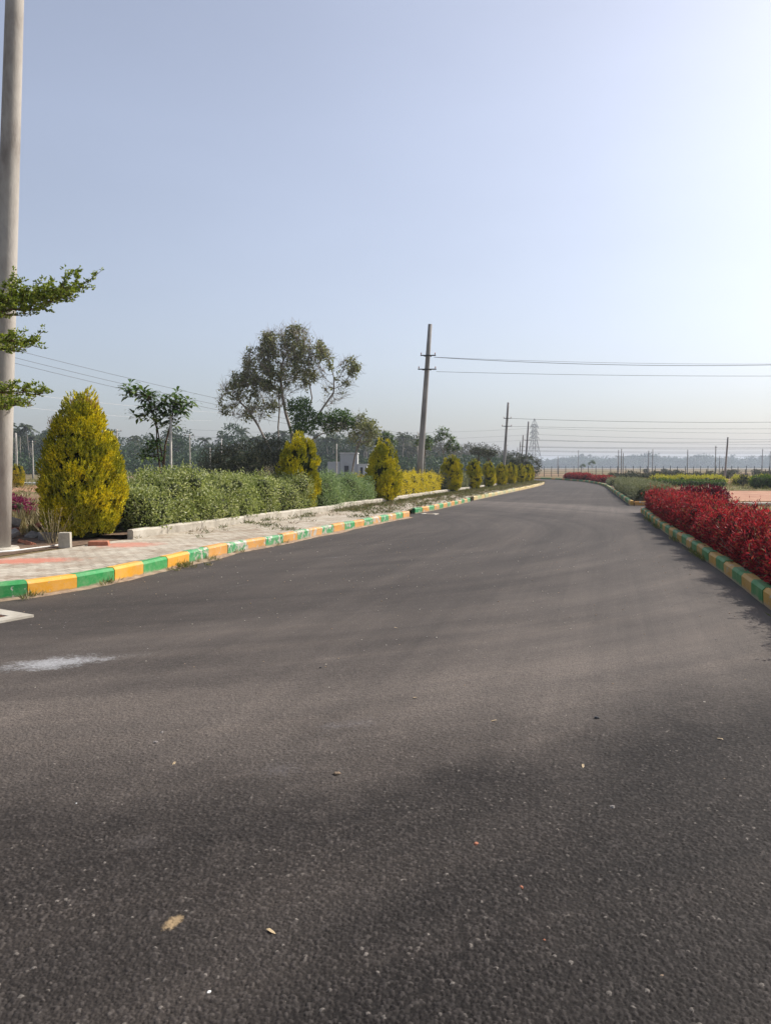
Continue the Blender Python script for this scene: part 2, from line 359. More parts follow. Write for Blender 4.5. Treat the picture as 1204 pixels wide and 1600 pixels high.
def paving():
    m, nt, out = newmat("concrete_pavers"); L = nt.links
    co = coords(nt, rot=(0, 0, R(19)))
    br = N_(nt, "ShaderNodeTexBrick", Scale=1.0); L.new(co, br.inputs["Vector"])
    br.inputs["Brick Width"].default_value = 0.24; br.inputs["Row Height"].default_value = 0.12; br.inputs["Mortar Size"].default_value = 0.011
    br.inputs["Color1"].default_value = (0.52, 0.47, 0.38, 1); br.inputs["Color2"].default_value = (0.40, 0.355, 0.285, 1); br.inputs["Mortar"].default_value = (0.14, 0.11, 0.08, 1)
    c = br.outputs[0]
    d = ramp(nt, noise(nt, coords(nt), 0.9, 6, 0.65), [(0.40, (0, 0, 0)), (0.62, (1, 1, 1))])
    c = mixc(nt, mth(nt, 'MULTIPLY', d, 0.55), c, (0.52, 0.47, 0.39))
    d2 = ramp(nt, noise(nt, coords(nt, loc=(7, 3, 0)), 2.6, 6, 0.7), [(0.44, (0, 0, 0)), (0.66, (1, 1, 1))])
    c = mixc(nt, mth(nt, 'MULTIPLY', d2, 0.85), c, (0.22, 0.155, 0.10))
    c = mixc(nt, 0.5, c, ramp(nt, noise(nt, coords(nt), 12, 6, 0.8), [(0.35, (0.62, 0.58, 0.52)), (0.6, (1.1, 1.08, 1.04))]), 'MULTIPLY')
    # worn patches of red paint on the pavers
    n = noise(nt, co, 9, 4, 0.75)
    for cx, cy, rx, ry, a, k in ((-5.3, 10.7, 0.9, 0.42, 0.25, 0.8), (-4.55, 12.95, 0.65, 0.55, 0.2, 0.65), (-6.9, 9.6, 1.2, 0.5, 0.3, 0.6)):
        vs = nt.nodes.new("ShaderNodeVectorMath"); vs.operation = 'SUBTRACT'; L.new(coords(nt), vs.inputs[0]); vs.inputs[1].default_value = (cx, cy, 0)
        ro = nt.nodes.new("ShaderNodeVectorRotate"); ro.rotation_type = 'Z_AXIS'; L.new(vs.outputs[0], ro.inputs[0]); ro.inputs["Angle"].default_value = -a
        sc = nt.nodes.new("ShaderNodeVectorMath"); sc.operation = 'DIVIDE'; L.new(ro.outputs[0], sc.inputs[0]); sc.inputs[1].default_value = (rx, ry, 1e3)
        ln = nt.nodes.new("ShaderNodeVectorMath"); ln.operation = 'LENGTH'; L.new(sc.outputs[0], ln.inputs[0])
        q = mth(nt, 'ADD', ln.outputs["Value"], mth(nt, 'MULTIPLY', mth(nt, 'SUBTRACT', n, 0.5), 2.2))
        f = ramp(nt, q, [(0.5, (1, 1, 1)), (0.95, (0, 0, 0))])
        c = mixc(nt, mth(nt, 'MULTIPLY', f, k), c, (0.50, 0.15, 0.09))
    p = N_(nt, "ShaderNodeBsdfPrincipled", Roughness=0.9); L.new(c, p.inputs["Base Color"])
    b = N_(nt, "ShaderNodeBump", Strength=0.5, Distance=0.006)
    h = mth(nt, 'SUBTRACT', noise(nt, coords(nt), 40, 4, 0.7), mth(nt, 'MULTIPLY', br.outputs["Fac"], 1.2)); L.new(h, b.inputs["Height"]); L.new(b.outputs[0], p.inputs["Normal"])
    L.new(p.outputs[0], out.inputs[0]); return m

def paint(name, col, wear, under=(0.42, 0.37, 0.30), white=0.5):
    """brushed kerb paint chipped down to concrete; each stone gets its own chips"""
    m, nt, out = newmat(name); L = nt.links
    oi = nt.nodes.new("ShaderNodeObjectInfo")
    add = nt.nodes.new("ShaderNodeVectorMath"); add.operation = 'ADD'; L.new(coords(nt), add.inputs[0])
    cb = nt.nodes.new("ShaderNodeCombineXYZ"); r = mth(nt, 'MULTIPLY', oi.outputs["Random"], 37.0)
    for i in range(3): L.new(r, cb.inputs[i])
    L.new(cb.outputs[0], add.inputs[1]); co = add.outputs[0]
    n = noise(nt, co, 7.0, 6, 0.68)
    amt = mth(nt, 'ADD', n, mth(nt, 'MULTIPLY', mth(nt, 'SUBTRACT', oi.outputs["Random"], 0.5), 0.16))
    f = ramp(nt, amt, [(1 - wear, (0, 0, 0)), (1 - wear + 0.03, (1, 1, 1))])
    tint = ramp(nt, noise(nt, co, 2.5, 5, 0.6), [(0.35, tuple(x * 0.78 for x in col)), (0.65, col)])
    film = ramp(nt, noise(nt, co, 5, 6, 0.75), [(0.40, (0, 0, 0)), (0.70, (1, 1, 1))]); tint = mixc(nt, mth(nt, 'MULTIPLY', film, 0.34), tint, (0.40, 0.33, 0.25))
    un = mixc(nt, ramp(nt, noise(nt, co, 4, 3), [(0.5, (0, 0, 0)), (0.62, (1, 1, 1))]), under, (0.48, 0.45, 0.39))
    c = mixc(nt, f, tint, un)
    sx = nt.nodes.new("ShaderNodeSeparateXYZ"); L.new(coords(nt), sx.inputs[0])
    low = mth(nt, 'ADD', sx.outputs[2], mth(nt, 'MULTIPLY', mth(nt, 'SUBTRACT', noise(nt, co, 9, 4), 0.5), 0.10))
    dirt = ramp(nt, low, [(0.02, (1, 1, 1)), (0.045, (0, 0, 0))])
    c = mixc(nt, mth(nt, 'MULTIPLY', dirt, 0.75), c, (0.36, 0.27, 0.19))
    p = N_(nt, "ShaderNodeBsdfPrincipled", Roughness=0.62); L.new(c, p.inputs["Base Color"]); p.inputs["Specular IOR Level"].default_value = 0.35
    b = N_(nt, "ShaderNodeBump", Strength=0.5, Distance=0.008); L.new(mth(nt, 'SUBTRACT', noise(nt, co, 22, 5, 0.7), mth(nt, 'MULTIPLY', f, 0.4)), b.inputs["Height"]); L.new(b.outputs[0], p.inputs["Normal"])
    L.new(p.outputs[0], out.inputs[0]); return m

def groundmat():
    m, nt, out = newmat("field_soil"); L = nt.links
    co = coords(nt)
    a = noise(nt, co, 0.045, 5, 0.6, 0.4); b = noise(nt, co, 0.6, 6, 0.7); d = noise(nt, co, 9, 5, 0.75)
    soil = ramp(nt, b, [(0.3, (0.15, 0.09, 0.055)), (0.55, (0.24, 0.155, 0.095)), (0.75, (0.30, 0.21, 0.13))])
    grass = ramp(nt, d, [(0.3, (0.06, 0.065, 0.022)), (0.55, (0.14, 0.125, 0.05)), (0.75, (0.24, 0.20, 0.10))])
    f = ramp(nt, mth(nt, 'ADD', mth(nt, 'MULTIPLY', a, 0.7), mth(nt, 'MULTIPLY', b, 0.3)), [(0.44, (0, 0, 0)), (0.54, (1, 1, 1))])
    c = mixc(nt, f, soil, grass)
    p = N_(nt, "ShaderNodeBsdfPrincipled", Roughness=0.95); p.inputs["Specular IOR Level"].default_value = 0.1; L.new(c, p.inputs["Base Color"])
    bm = N_(nt, "ShaderNodeBump", Strength=0.7, Distance=0.04); L.new(d, bm.inputs["Height"]); L.new(bm.outputs[0], p.inputs["Normal"])
    L.new(p.outputs[0], out.inputs[0]); return m

M = {}
M['asphalt'] = asphalt(); M['asphalt_near'] = asphalt(True); M['paving'] = paving(); M['ground'] = groundmat()
M['soil'] = roughmat("bed_soil", [(0.3, (0.09, 0.055, 0.035)), (0.55, (0.17, 0.11, 0.07)), (0.75, (0.26, 0.18, 0.12))], 5, bump=0.9, bscale=25)
M['redsoil'] = roughmat("red_plot_soil", [(0.3, (0.24, 0.115, 0.065)), (0.5, (0.36, 0.18, 0.105)), (0.62, (0.40, 0.23, 0.14)), (0.72, (0.22, 0.19, 0.08))], 0.8, bump=0.9, bscale=9)
M['sand'] = roughmat("gutter_sand", [(0.3, (0.17, 0.12, 0.08)), (0.6, (0.34, 0.25, 0.17)), (0.8, (0.45, 0.36, 0.27))], 6, bump=0.8, bscale=60)
M['conc'] = roughmat("raw_concrete", [(0.25, (0.25, 0.22, 0.18)), (0.5, (0.42, 0.38, 0.31)), (0.75, (0.54, 0.50, 0.43))], 4, bump=0.5, bscale=40)
M['pole'] = roughmat("pole_concrete", [(0.30, (0.22, 0.19, 0.165)), (0.46, (0.35, 0.315, 0.275)), (0.6, (0.42, 0.385, 0.34)), (0.74, (0.33, 0.30, 0.27))], 3.2, rough=0.8, bump=0.35, bscale=30, stretch=(1, 1, 0.35))
M['poled'] = roughmat("weathered_pole_concrete", [(0.30, (0.15, 0.14, 0.13)), (0.5, (0.25, 0.235, 0.22)), (0.74, (0.32, 0.30, 0.28))], 3.2, rough=0.85, bump=0.35, bscale=30, stretch=(1, 1, 0.35))
M['green'] = paint("green_kerb_paint", (0.02, 0.30, 0.07), 0.36)
M['greenw'] = paint("worn_green_kerb_paint", (0.04, 0.30, 0.10), 0.445)
M['yellow'] = paint("yellow_kerb_paint", (0.78, 0.36, 0.02), 0.345)
M['yelloww'] = paint("worn_orange_kerb_paint", (0.66, 0.31, 0.06), 0.43)
M['cream'] = paint("faded_yellow_kerb_paint", (0.66, 0.50, 0.20), 0.45, under=(0.5, 0.44, 0.30))
M['creamg'] = paint("faded_green_kerb_paint", (0.42, 0.46, 0.20), 0.45, under=(0.5, 0.44, 0.30))
M['dgreen'] = paint("dull_green_kerb_paint", (0.05, 0.24, 0.06), 0.38)
M['dyellow'] = paint("dull_ochre_kerb_paint", (0.56, 0.31, 0.05), 0.38)
M['iron'] = roughmat("rusty_iron", [(0.3, (0.07, 0.035, 0.02)), (0.6, (0.16, 0.08, 0.05))], 20, rough=0.8, bump=0.3)
M['steel'] = roughmat("galvanised_steel", [(0.3, (0.10, 0.10, 0.10)), (0.7, (0.18, 0.18, 0.18))], 8, rough=0.5, bump=0, metal=0.4)
M['dark'] = roughmat("dark_steel", [(0.3, (0.03, 0.03, 0.032)), (0.7, (0.06, 0.06, 0.062))], 8, rough=0.6, bump=0)
M['wire'] = roughmat("aluminium_wire", [(0.3, (0.10, 0.10, 0.105)), (0.7, (0.15, 0.15, 0.155))], 3, rough=0.5, bump=0)
M['wirel'] = roughmat("bright_wire", [(0.3, (0.6, 0.6, 0.6)), (0.7, (0.7, 0.7, 0.7))], 3, rough=0.4, bump=0)
M['porc'] = roughmat("porcelain", [(0.3, (0.30, 0.12, 0.07)), (0.7, (0.4, 0.2, 0.14))], 3, rough=0.3, bump=0)
M['bark'] = roughmat("bark", [(0.3, (0.15, 0.12, 0.095)), (0.6, (0.30, 0.26, 0.22)), (0.8, (0.42, 0.38, 0.34))], 6, bump=0.8, bscale=30, stretch=(1, 1, 0.3))
M['barkd'] = roughmat("brown_bark", [(0.3, (0.06, 0.035, 0.022)), (0.6, (0.13, 0.08, 0.05))], 6, bump=0.8, bscale=30, stretch=(1, 1, 0.3))
M['twig'] = roughmat("grey_twigs", [(0.3, (0.17, 0.145, 0.12)), (0.7, (0.32, 0.28, 0.24))], 9, bump=0)
M['palebark'] = roughmat("pale_wood", [(0.3, (0.36, 0.32, 0.27)), (0.7, (0.55, 0.52, 0.47))], 8, bump=0.3)
M['core'] = roughmat("dark_core", [(0.3, (0.02, 0.028, 0.008)), (0.7, (0.05, 0.06, 0.02))], 8, bump=0.8)  # dark colour for the opaque cores added to block light inside foliage
M['corer'] = roughmat("dark_red_core", [(0.3, (0.03, 0.010, 0.008)), (0.7, (0.07, 0.025, 0.018))], 8, bump=0.8)  # reddish dark colour for the added light-blocking cores of red hedges
M['brick'] = roughmat("broken_brick", [(0.3, (0.26, 0.10, 0.06)), (0.6, (0.42, 0.17, 0.10)), (0.8, (0.5, 0.3, 0.22))], 7, bump=0.8)
M['stone'] = roughmat("grey_stone", [(0.3, (0.16, 0.14, 0.13)), (0.7, (0.34, 0.31, 0.28))], 12, bump=0.6)
M['pvc'] = roughmat("white_pvc", [(0.3, (0.66, 0.65, 0.61)), (0.7, (0.78, 0.77, 0.74))], 3, rough=0.4, bump=0)
M['wallw'] = roughmat("white_render", [(0.3, (0.62, 0.61, 0.58)), (0.7, (0.74, 0.73, 0.70))], 1, bump=0)
M['wallg'] = roughmat("grey_render", [(0.3, (0.36, 0.36, 0.35)), (0.7, (0.46, 0.46, 0.45))], 1, bump=0)
M['dark_panel'] = roughmat("dark_opening", [(0.3, (0.03, 0.03, 0.035)), (0.7, (0.05, 0.05, 0.055))], 1, rough=0.2, bump=0)  # flat dark colour in place of the shade inside openings
M['thuja'] = leafmat("golden_cypress_sprays", [(0, (0.20, 0.22, 0.012)), (0.35, (0.50, 0.44, 0.012)), (0.75, (0.90, 0.74, 0.015)), (1, (0.95, 0.83, 0.04))], 0.08, patch=(1.9, (0.13, 0.18, 0.018), 0.62))  # random green patches, deepened to stand in for a shaded side
M['thujag'] = leafmat("shaded_green_inner_sprays", [(0, (0.018, 0.030, 0.006)), (0.6, (0.04, 0.06, 0.010)), (1, (0.10, 0.11, 0.015))], 0.08)  # green inner sprays, darkened to paint shade into the plume gaps
M['dry'] = leafmat("dry_orange_shoots", [(0, (0.30, 0.17, 0.08)), (1, (0.52, 0.33, 0.18))], 0.3)
M['hedge1'] = leafmat("variegated_hedge_leaves", [(0, (0.09, 0.13, 0.03)), (0.35, (0.22, 0.26, 0.08)), (0.7, (0.42, 0.45, 0.20)), (1, (0.76, 0.76, 0.54))], 0.42, patch=(0.9, (0.26, 0.32, 0.09), 0.45))
M['hedge2'] = leafmat("bluish_hedge_leaves", [(0, (0.09, 0.15, 0.06)), (0.5, (0.21, 0.30, 0.13)), (1, (0.42, 0.50, 0.28))], 0.33)
M['hedgey'] = leafmat("golden_hedge_leaves", [(0, (0.34, 0.28, 0.02)), (0.5, (0.66, 0.52, 0.03)), (1, (0.80, 0.68, 0.08))], 0.33)
M['hedgeg'] = leafmat("grey_green_hedge_leaves", [(0, (0.12, 0.13, 0.07)), (0.5, (0.22, 0.235, 0.14)), (1, (0.36, 0.36, 0.25))], 0.25)
M['red'] = leafmat("red_hedge_leaves", [(0, (0.04, 0.006, 0.010)), (0.30, (0.14, 0.012, 0.020)), (0.62, (0.52, 0.028, 0.045)), (0.80, (0.72, 0.07, 0.08)), (0.88, (0.40, 0.14, 0.07)), (0.94, (0.12, 0.14, 0.03)), (1, (0.42, 0.27, 0.15))], 0.36, tcol=(1, 0.6, 0.6), patch=(1.6, (0.15, 0.02, 0.02), 0.4))
M['purple'] = leafmat("dark_red_leaves", [(0, (0.05, 0.006, 0.012)), (0.6, (0.15, 0.012, 0.03)), (1, (0.32, 0.03, 0.06))], 0.25, tcol=(1, 0.6, 0.7))
M['magenta'] = leafmat("magenta_leaves", [(0, (0.10, 0.01, 0.04)), (1, (0.36, 0.04, 0.12))], 0.3, tcol=(1, 0.6, 0.8))
M['mango'] = leafmat("long_glossy_leaves", [(0, (0.04, 0.08, 0.02)), (0.7, (0.09, 0.155, 0.04)), (1, (0.20, 0.26, 0.08))], 0.32, rough=0.4)
M['term'] = leafmat("small_bright_leaves", [(0, (0.08, 0.12, 0.015)), (0.6, (0.20, 0.26, 0.03)), (1, (0.42, 0.44, 0.08))], 0.42)
M['big'] = leafmat("dusty_olive_leaves", [(0, (0.09, 0.11, 0.045)), (0.6, (0.22, 0.24, 0.10)), (1, (0.40, 0.38, 0.20))], 0.3)
M['creeper'] = leafmat("bright_creeper_leaves", [(0, (0.03, 0.07, 0.012)), (0.6, (0.07, 0.14, 0.02)), (1, (0.14, 0.22, 0.04))], 0.35)
M['scrub'] = leafmat("dark_scrub_leaves", [(0, (0.025, 0.032, 0.014)), (0.7, (0.06, 0.068, 0.032)), (1, (0.13, 0.12, 0.07))], 0.2)
M['wood'] = leafmat("woodland_leaves", [(0, (0.010, 0.030, 0.008)), (0.6, (0.028, 0.068, 0.016)), (1, (0.070, 0.115, 0.030))], 0.18)
M['wood2'] = leafmat("haze_grey_woodland_leaves", [(0, (0.05, 0.055, 0.035)), (0.6, (0.10, 0.10, 0.065)), (1, (0.17, 0.15, 0.10))], 0.15)  # leaf colour greyed to paint in the haze of distance
M['palm'] = leafmat("palm_fronds", [(0, (0.022, 0.04, 0.014)), (0.6, (0.055, 0.08, 0.03)), (1, (0.13, 0.14, 0.06))], 0.2)
M['weed'] = leafmat("green_weeds", [(0, (0.08, 0.11, 0.025)), (0.6, (0.18, 0.20, 0.05)), (1, (0.36, 0.32, 0.14))], 0.3)
M['straw'] = leafmat("dry_grass", [(0, (0.16, 0.12, 0.06)), (0.6, (0.32, 0.26, 0.14)), (1, (0.50, 0.42, 0.26))], 0.3)
M['brass'] = leafmat("yellow_green_bushes", [(0, (0.26, 0.25, 0.03)), (0.6, (0.52, 0.48, 0.05)), (1, (0.70, 0.65, 0.12))], 0.3)
M['dleaf'] = leafmat("fallen_leaf", [(0, (0.30, 0.17, 0.08)), (0.5, (0.45, 0.32, 0.18)), (1, (0.5, 0.46, 0.3))], 0.1)

# ------------------------------------------------------------------ paths
def resample(P, step):
    P = np.asarray(P, float); d = np.concatenate([[0], np.cumsum(np.linalg.norm(np.diff(P, axis=0), axis=1))])
    n = max(1, int(round(d[-1] / step))); t = np.linspace(0, d[-1], n + 1)
    return np.stack([np.interp(t, d, P[:, k]) for k in range(P.shape[1])], 1)
def smooth(P, it=2):
    P = np.asarray(P, float)
    for _ in range(it):
        Q = [P[0]]
        for a, b in zip(P[:-1], P[1:]): Q += [a * .75 + b * .25, a * .25 + b * .75]
        Q.append(P[-1]); P = np.array(Q)
    return P
def offset(P, d):
    """shift a plan path to its left by d"""
    P = np.asarray(P, float); T = np.zeros_like(P); T[1:-1] = P[2:] - P[:-2]; T[0] = P[1] - P[0]; T[-1] = P[-1] - P[-2]; T = unit(T)
    return P + np.stack([-T[:, 1], T[:, 0]], 1) * d
LK = smooth([(-16, 5.6), (-11, 6.0), (-7.4, 6.6), (-5.6, 7.55), (-4.44, 8.49), (-3.98, 9.0), (-3.58, 9.95), (-3.38, 10.8), (-2.95, 12.5), (-2.6, 13.6), (-2.0, 14.9), (-1.69, 16.0), (-0.85, 18.3), (0.75, 22.85)], 2)
LK2 = smooth([(1.0, 24.6), (1.62, 26.0), (2.7, 29.4), (3.8, 33.0)], 1)
LK3 = smooth([(4.12, 34.3), (7.5, 44.6), (11.3, 56.2), (14.2, 66), (15.3, 71), (15.0, 75), (12.5, 79), (8, 81), (-8, 84)], 2)
RK = smooth([(1.55, -2.6), (2.55, 1.6), (3.25, 4.5), (3.75, 6.4), (4.28, 8.33), (4.69, 9.77), (5.15, 11.57), (5.88, 14.4), (6.75, 18.0), (8.7, 25.1)], 1)
RK2 = smooth([(9.87, 29.7), (14.7, 48), (18.5, 62.5), (20.9, 76), (21.7, 89), (20.5, 96), (16, 101), (8, 104), (-8, 106)], 2)

def ribbon(name, inner, outer, z, mat, zi=None):
    mb = MB(); n = len(inner)
    v = [(x, y, z) for x, y in inner] + [(x, y, z if zi is None else zi) for x, y in outer]
    mb.add(v, [[i, i + 1, n + i + 1, n + i] for i in range(n - 1)])
    return mb.build(name, mat)

# ------------------------------------------------------------------ ground, road, pavement
mb = MB()
def grid(mb, xs, ys, zf):
    X, Y = np.meshgrid(xs, ys); Z = zf(X, Y); n = len(xs)
    i = (np.arange(len(ys) - 1)[:, None] * n + np.arange(n - 1)[None, :]).ravel()
    mb.add(np.stack([X.ravel(), Y.ravel(), Z.ravel()], 1), np.stack([i, i + 1, i + n + 1, i + n], 1))
grid(mb, np.linspace(-3000, 3000, 41), np.concatenate([np.linspace(-60, 200, 20), np.linspace(260, 3200, 16)]), lambda X, Y: X * 0 - 0.02)
g = mb.build("ground", M['ground']); tag(g, kind='structure')
# raised ground left of the road, up to the kerb backs
allL = np.concatenate([LK, LK2, LK3])
edge = offset(allL, 0.08)
mb = MB(); n = len(edge)
v = [(x, y, 0.165) for x, y in edge] + [(-260 , y + (y - 5) * 0.0 , 0.165) for x, y in edge]
mb.add(v, [[i, i + 1, n + i + 1, n + i] for i in range(n - 1)][::-1])
v = [(-260, 84, 0.165), (-8, 84.0, 0.165), (-260, 100, -0.03), (-8, 100, -0.03)]
raised = mb.build("verge_ground", M['ground']); tag(raised, kind='structure')
# asphalt: one sheet under both kerbs
mb = MB()
lft = np.concatenate([[(-40, -12), (-40, 5.4)], offset(allL, 0.05)]); 
rgt_full = np.concatenate([RK, RK2])
poly = [(-40, -14), (14, -14), (14, -6), (1.6, -2.9)] + [tuple(p) for p in offset(RK, -0.05)] + [(10.4, 25.2), (11.4, 29.6)] + [tuple(p) for p in offset(RK2, -0.05)] + [(-8, 84)] + [tuple(p) for p in offset(LK3, 0.05)[::-1][1:]] + [tuple(p) for p in offset(LK2, 0.35)[::-1]] + [tuple(p) for p in offset(LK, 0.05)[::-1]] + [(-40, 5.6)]
me = bpy.data.meshes.new("road"); me.from_pydata([(x, y, 0.0) for x, y in poly], [], [list(range(len(poly)))]); me.materials.append(M['asphalt'])
import bmesh
bm = bmesh.new(); bm.from_mesh(me); bmesh.ops.triangulate(bm, faces=bm.faces[:]); bmesh.ops.recalc_face_normals(bm, faces=bm.faces[:])
for f in bm.faces:
    if f.normal.z < 0: f.normal_flip()
bm.to_mesh(me); bm.free()
road = bpy.data.objects.new("road", me); COL.objects.link(road); tag(road, kind='structure')
# the coarse asphalt surface near the viewpoint is modelled stone by stone
def stones(X, Y, cell, seed):
    i = np.floor(X / cell).astype(np.int64); j = np.floor(Y / cell).astype(np.int64); best = np.full(X.shape, 9.0); rid = np.zeros(X.shape)
    def hsh(a, b, k):
        h = (a * 374761393 + b * 668265263 + (k + seed) * 2147483647) & 0xFFFFFFFF; h = ((h ^ (h >> 13)) * 1274126177) & 0xFFFFFFFF; h = (h ^ (h >> 16)) & 0xFFFF
        return h / 65535.0
    for di in (-1, 0, 1):
        for dj in (-1, 0, 1):
            a = i + di; b = j + dj; px = (a + .1 + .8 * hsh(a, b, 1)) * cell; py = (b + .1 + .8 * hsh(a, b, 2)) * cell; r = .75 + .5 * hsh(a, b, 3)
            d = np.hypot(X - px, Y - py) / (cell * r); q = d < best; best = np.where(q, d, best); rid = np.where(q, hsh(a, b, 4), rid)
    return best, rid
rows_ = np.exp(np.linspace(math.log(1.75), math.log(6.8), 860)); cols_ = np.linspace(-.60, .60, 760)
YY = np.repeat(rows_[:, None], 760, 1); XX = cols_[None, :] * YY
b1, r1 = stones(XX, YY, .0135, 1); b2, r2_ = stones(XX, YY, .0068, 9); b3, r3_ = stones(XX, YY, .05, 5)
h1 = np.sqrt(np.clip(1 - (b1 / .72) ** 2, 0, 1)); h2 = np.sqrt(np.clip(1 - (b2 / .75) ** 2, 0, 1))
fade = np.clip((YY - 1.75) / .18, 0, 1) * np.clip((6.8 - YY) / 2.6, 0, 1) * np.clip((.60 - np.abs(cols_))[None, :] / .04, 0, 1)
top = np.maximum(h1 * (.55 + .6 * r1), h2 * .55)
ZZ = .0006 + fade * (.0080 * top + .0016 * (b3 < .6) * r3_ * (1 - b3))
mb = MB(); nx = 760; i_ = (np.arange(859)[:, None] * nx + np.arange(nx - 1)[None, :]).ravel()
mb.add(np.stack([XX.ravel(), YY.ravel(), ZZ.ravel()], 1), np.stack([i_, i_ + 1, i_ + nx + 1, i_ + nx], 1), 0, True)
ra = mb.build("road_surface", M['asphalt_near']); tag(ra, kind='structure')
at = ra.data.attributes.new('grain', 'FLOAT', 'POINT'); at.data.foreach_set('value', np.where(h1 * (.55 + .6 * r1) > h2 * .55, r1, r2_ * .9).astype(np.float32).ravel())
at = ra.data.attributes.new('pit', 'FLOAT', 'POINT'); at.data.foreach_set('value', np.clip(top * fade + .45 * (1 - fade), 0, 1).astype(np.float32).ravel())
# pavement between the painted kerb and the plain bed kerb
W_PAV = 2.35
pavL = [p for p in allL if p[1] < 80 and p[0] > -17]
pavL = resample(np.array(pavL[:-6]), 0.8)
ip = offset(pavL, 0.15); op_ = offset(pavL, W_PAV)
keepi = np.ones(len(pavL), bool)
o = ribbon("pavement", ip, op_, 0.182, M['paving']); tag(o, kind='structure')

def kerb_stone(mb, a, b, wdt, h, side=1, cham=0.035, m=0, sink=0.1, gap=0.004):
    a = np.array(a, float); b = np.array(b, float); t = unit(b - a); a = a + t * gap; b = b - t * gap
    nrm = np.array([-t[1], t[0]]) * side
    prof = [(0.012, -sink), (0.0, h - cham), (cham * 0.8, h), (wdt - 0.012, h), (wdt, h - 0.012), (wdt, -sink)]
    v = []
    for p in (a, b):
        for o_, z in prof: q = p + nrm * o_; v.append((q[0], q[1], z))
    n = len(prof); f4 = [[i, (i + 1) % n, n + (i + 1) % n, n + i] for i in range(n)]
    if side > 0: f4 = [x[::-1] for x in f4]
    mb.add(v, f4, m); base = mb.n - 2 * n
    mb.F.append((np.array([[base + i for i in range(n)]]), m, False)); mb.F.append((np.array([[base + n + i for i in range(n)][::-1]]), m, False))

def kerb(name, path, label, cols, length, h=0.19, wdt=0.15, side=1, partname="kerbstone", cat="kerb", group=None, zoff=0.0, start=0, tilt=0.006):
    P = resample(path, length); loc = (P[0][0], P[0][1], 0)
    root = thing(name, label, cat, (loc[0], loc[1], zoff), 0, group)
    for i in range(len(P) - 1):
        mb = MB(); hh = h + random.uniform(-tilt, tilt) * 1.5
        j = np.array([random.uniform(-tilt, tilt), 0])
        kerb_stone(mb, P[i] - P[0] + j, P[i + 1] - P[0] + j, wdt, hh, side)
        mt, lb = cols(i + start)
        o = mb.build(partname, mt, root)
        # build each stone about its own middle so that its wear differs
        if lb: o['label'] = lb
    return root
def c_near(i):
    P = resample(LK, 0.655); far = P[min(i, len(P) - 1)][1] > 11.6
    if i % 2 == 0: return (M['greenw'] if far else M['green']), "green painted kerbstone"
    return (M['yelloww'] if far else M['yellow']), ("orange painted kerbstone" if far else "yellow painted kerbstone")
kerb("painted_kerb", LK, "green and yellow painted kerb along the left pavement, the long near run up to the drain gap", c_near, 0.655, h=0.20, group="painted kerbs along the road")
kerb("painted_kerb", LK2, "short worn orange and green painted kerb between the far drain gap and the cream kerb", lambda i: (M['greenw'], "green painted kerbstone") if i % 2 == 0 else (M['yelloww'], "orange painted kerbstone"), 0.66, group="painted kerbs along the road")
kerb("painted_kerb", LK3, "faded cream yellow kerb rounding the left bend at the far end of the pavement", lambda i: (M['cream'], None) if i % 2 == 0 else (M['creamg'] if i < 14 else M['cream'], None), 0.95, group="painted kerbs along the road")
kerb("painted_kerb", RK, "green and ochre painted kerb in front of the long red hedge on the right", lambda i: (M['dgreen'], "green painted kerbstone") if i % 2 == 0 else (M['dyellow'], "ochre painted kerbstone"), 0.62, h=0.19, side=-1, group="painted kerbs along the road")
k2 = resample(RK2, 0.9)
kerb("painted_kerb", RK2, "green painted kerb in front of the grey green hedge, beyond the red hedge's end", lambda i: (M['dgreen'], None) if i % 3 else (M['dyellow'], None), 1.25, h=0.19, side=-1, group="painted kerbs along the road")
kerb("kerb_return", [(9.87 + 0.16, 29.62), (11.6, 29.2)], "short green and orange kerb return closing the end of the grey green bed", lambda i: (M['greenw'], None) if i % 2 else (M['yelloww'], None), 0.6, h=0.19, side=1, group="painted kerbs along the road")
kerb("kerb_return", [(8.85, 25.15), (10.4, 24.9)], "pale kerb end stones at the far tip of the long red hedge", lambda i: (M['creamg'], None), 0.6, h=0.17, side=-1, group="painted kerbs along the road")
# plain concrete kerb edging the planting bed, standing on the pavement level
inner = offset(pavL, W_PAV)
seg = np.array([p for p in inner if p[1] > 13.6 and p[1] < 72])
seg = np.concatenate([[(-4.78, 13.9)], seg[seg[:, 1] > 14.4]])
half = [seg[seg[:, 1] < 37], seg[seg[:, 1] >= 36.4]]
kerb("concrete_kerb", half[0], "plain grey concrete kerb edging the green hedge bed", lambda i: (M['conc'], None), 0.62, h=0.19, wdt=0.13, partname="kerbstone", zoff=0.17, group="plain concrete bed kerbs")
kerb("concrete_kerb", half[1], "far plain concrete kerb edging the bed of small golden cypresses", lambda i: (M['conc'], None), 0.9, h=0.19, wdt=0.13, zoff=0.17, group="plain concrete bed kerbs")
# soil of the planting bed behind it
bi = offset(resample(seg, 0.8), 0.10); bo = offset(resample(seg, 0.8), 3.0)
o = ribbon("planting_bed_soil", bi, bo, 0.27, M['soil'], zi=0.19); tag(o, kind='structure')
mb = MB(); mb.add([(-9.5, 8.9, .172), (-6.6, 9.6, .174), (-5.75, 12.0, .178), (-5.0, 13.85, .18), (-5.9, 17, .2), (-10.5, 17, .19)], [[0, 1, 2, 3, 4, 5]])
o = mb.build("bare_soil", M['soil']); tag(o, kind='structure')
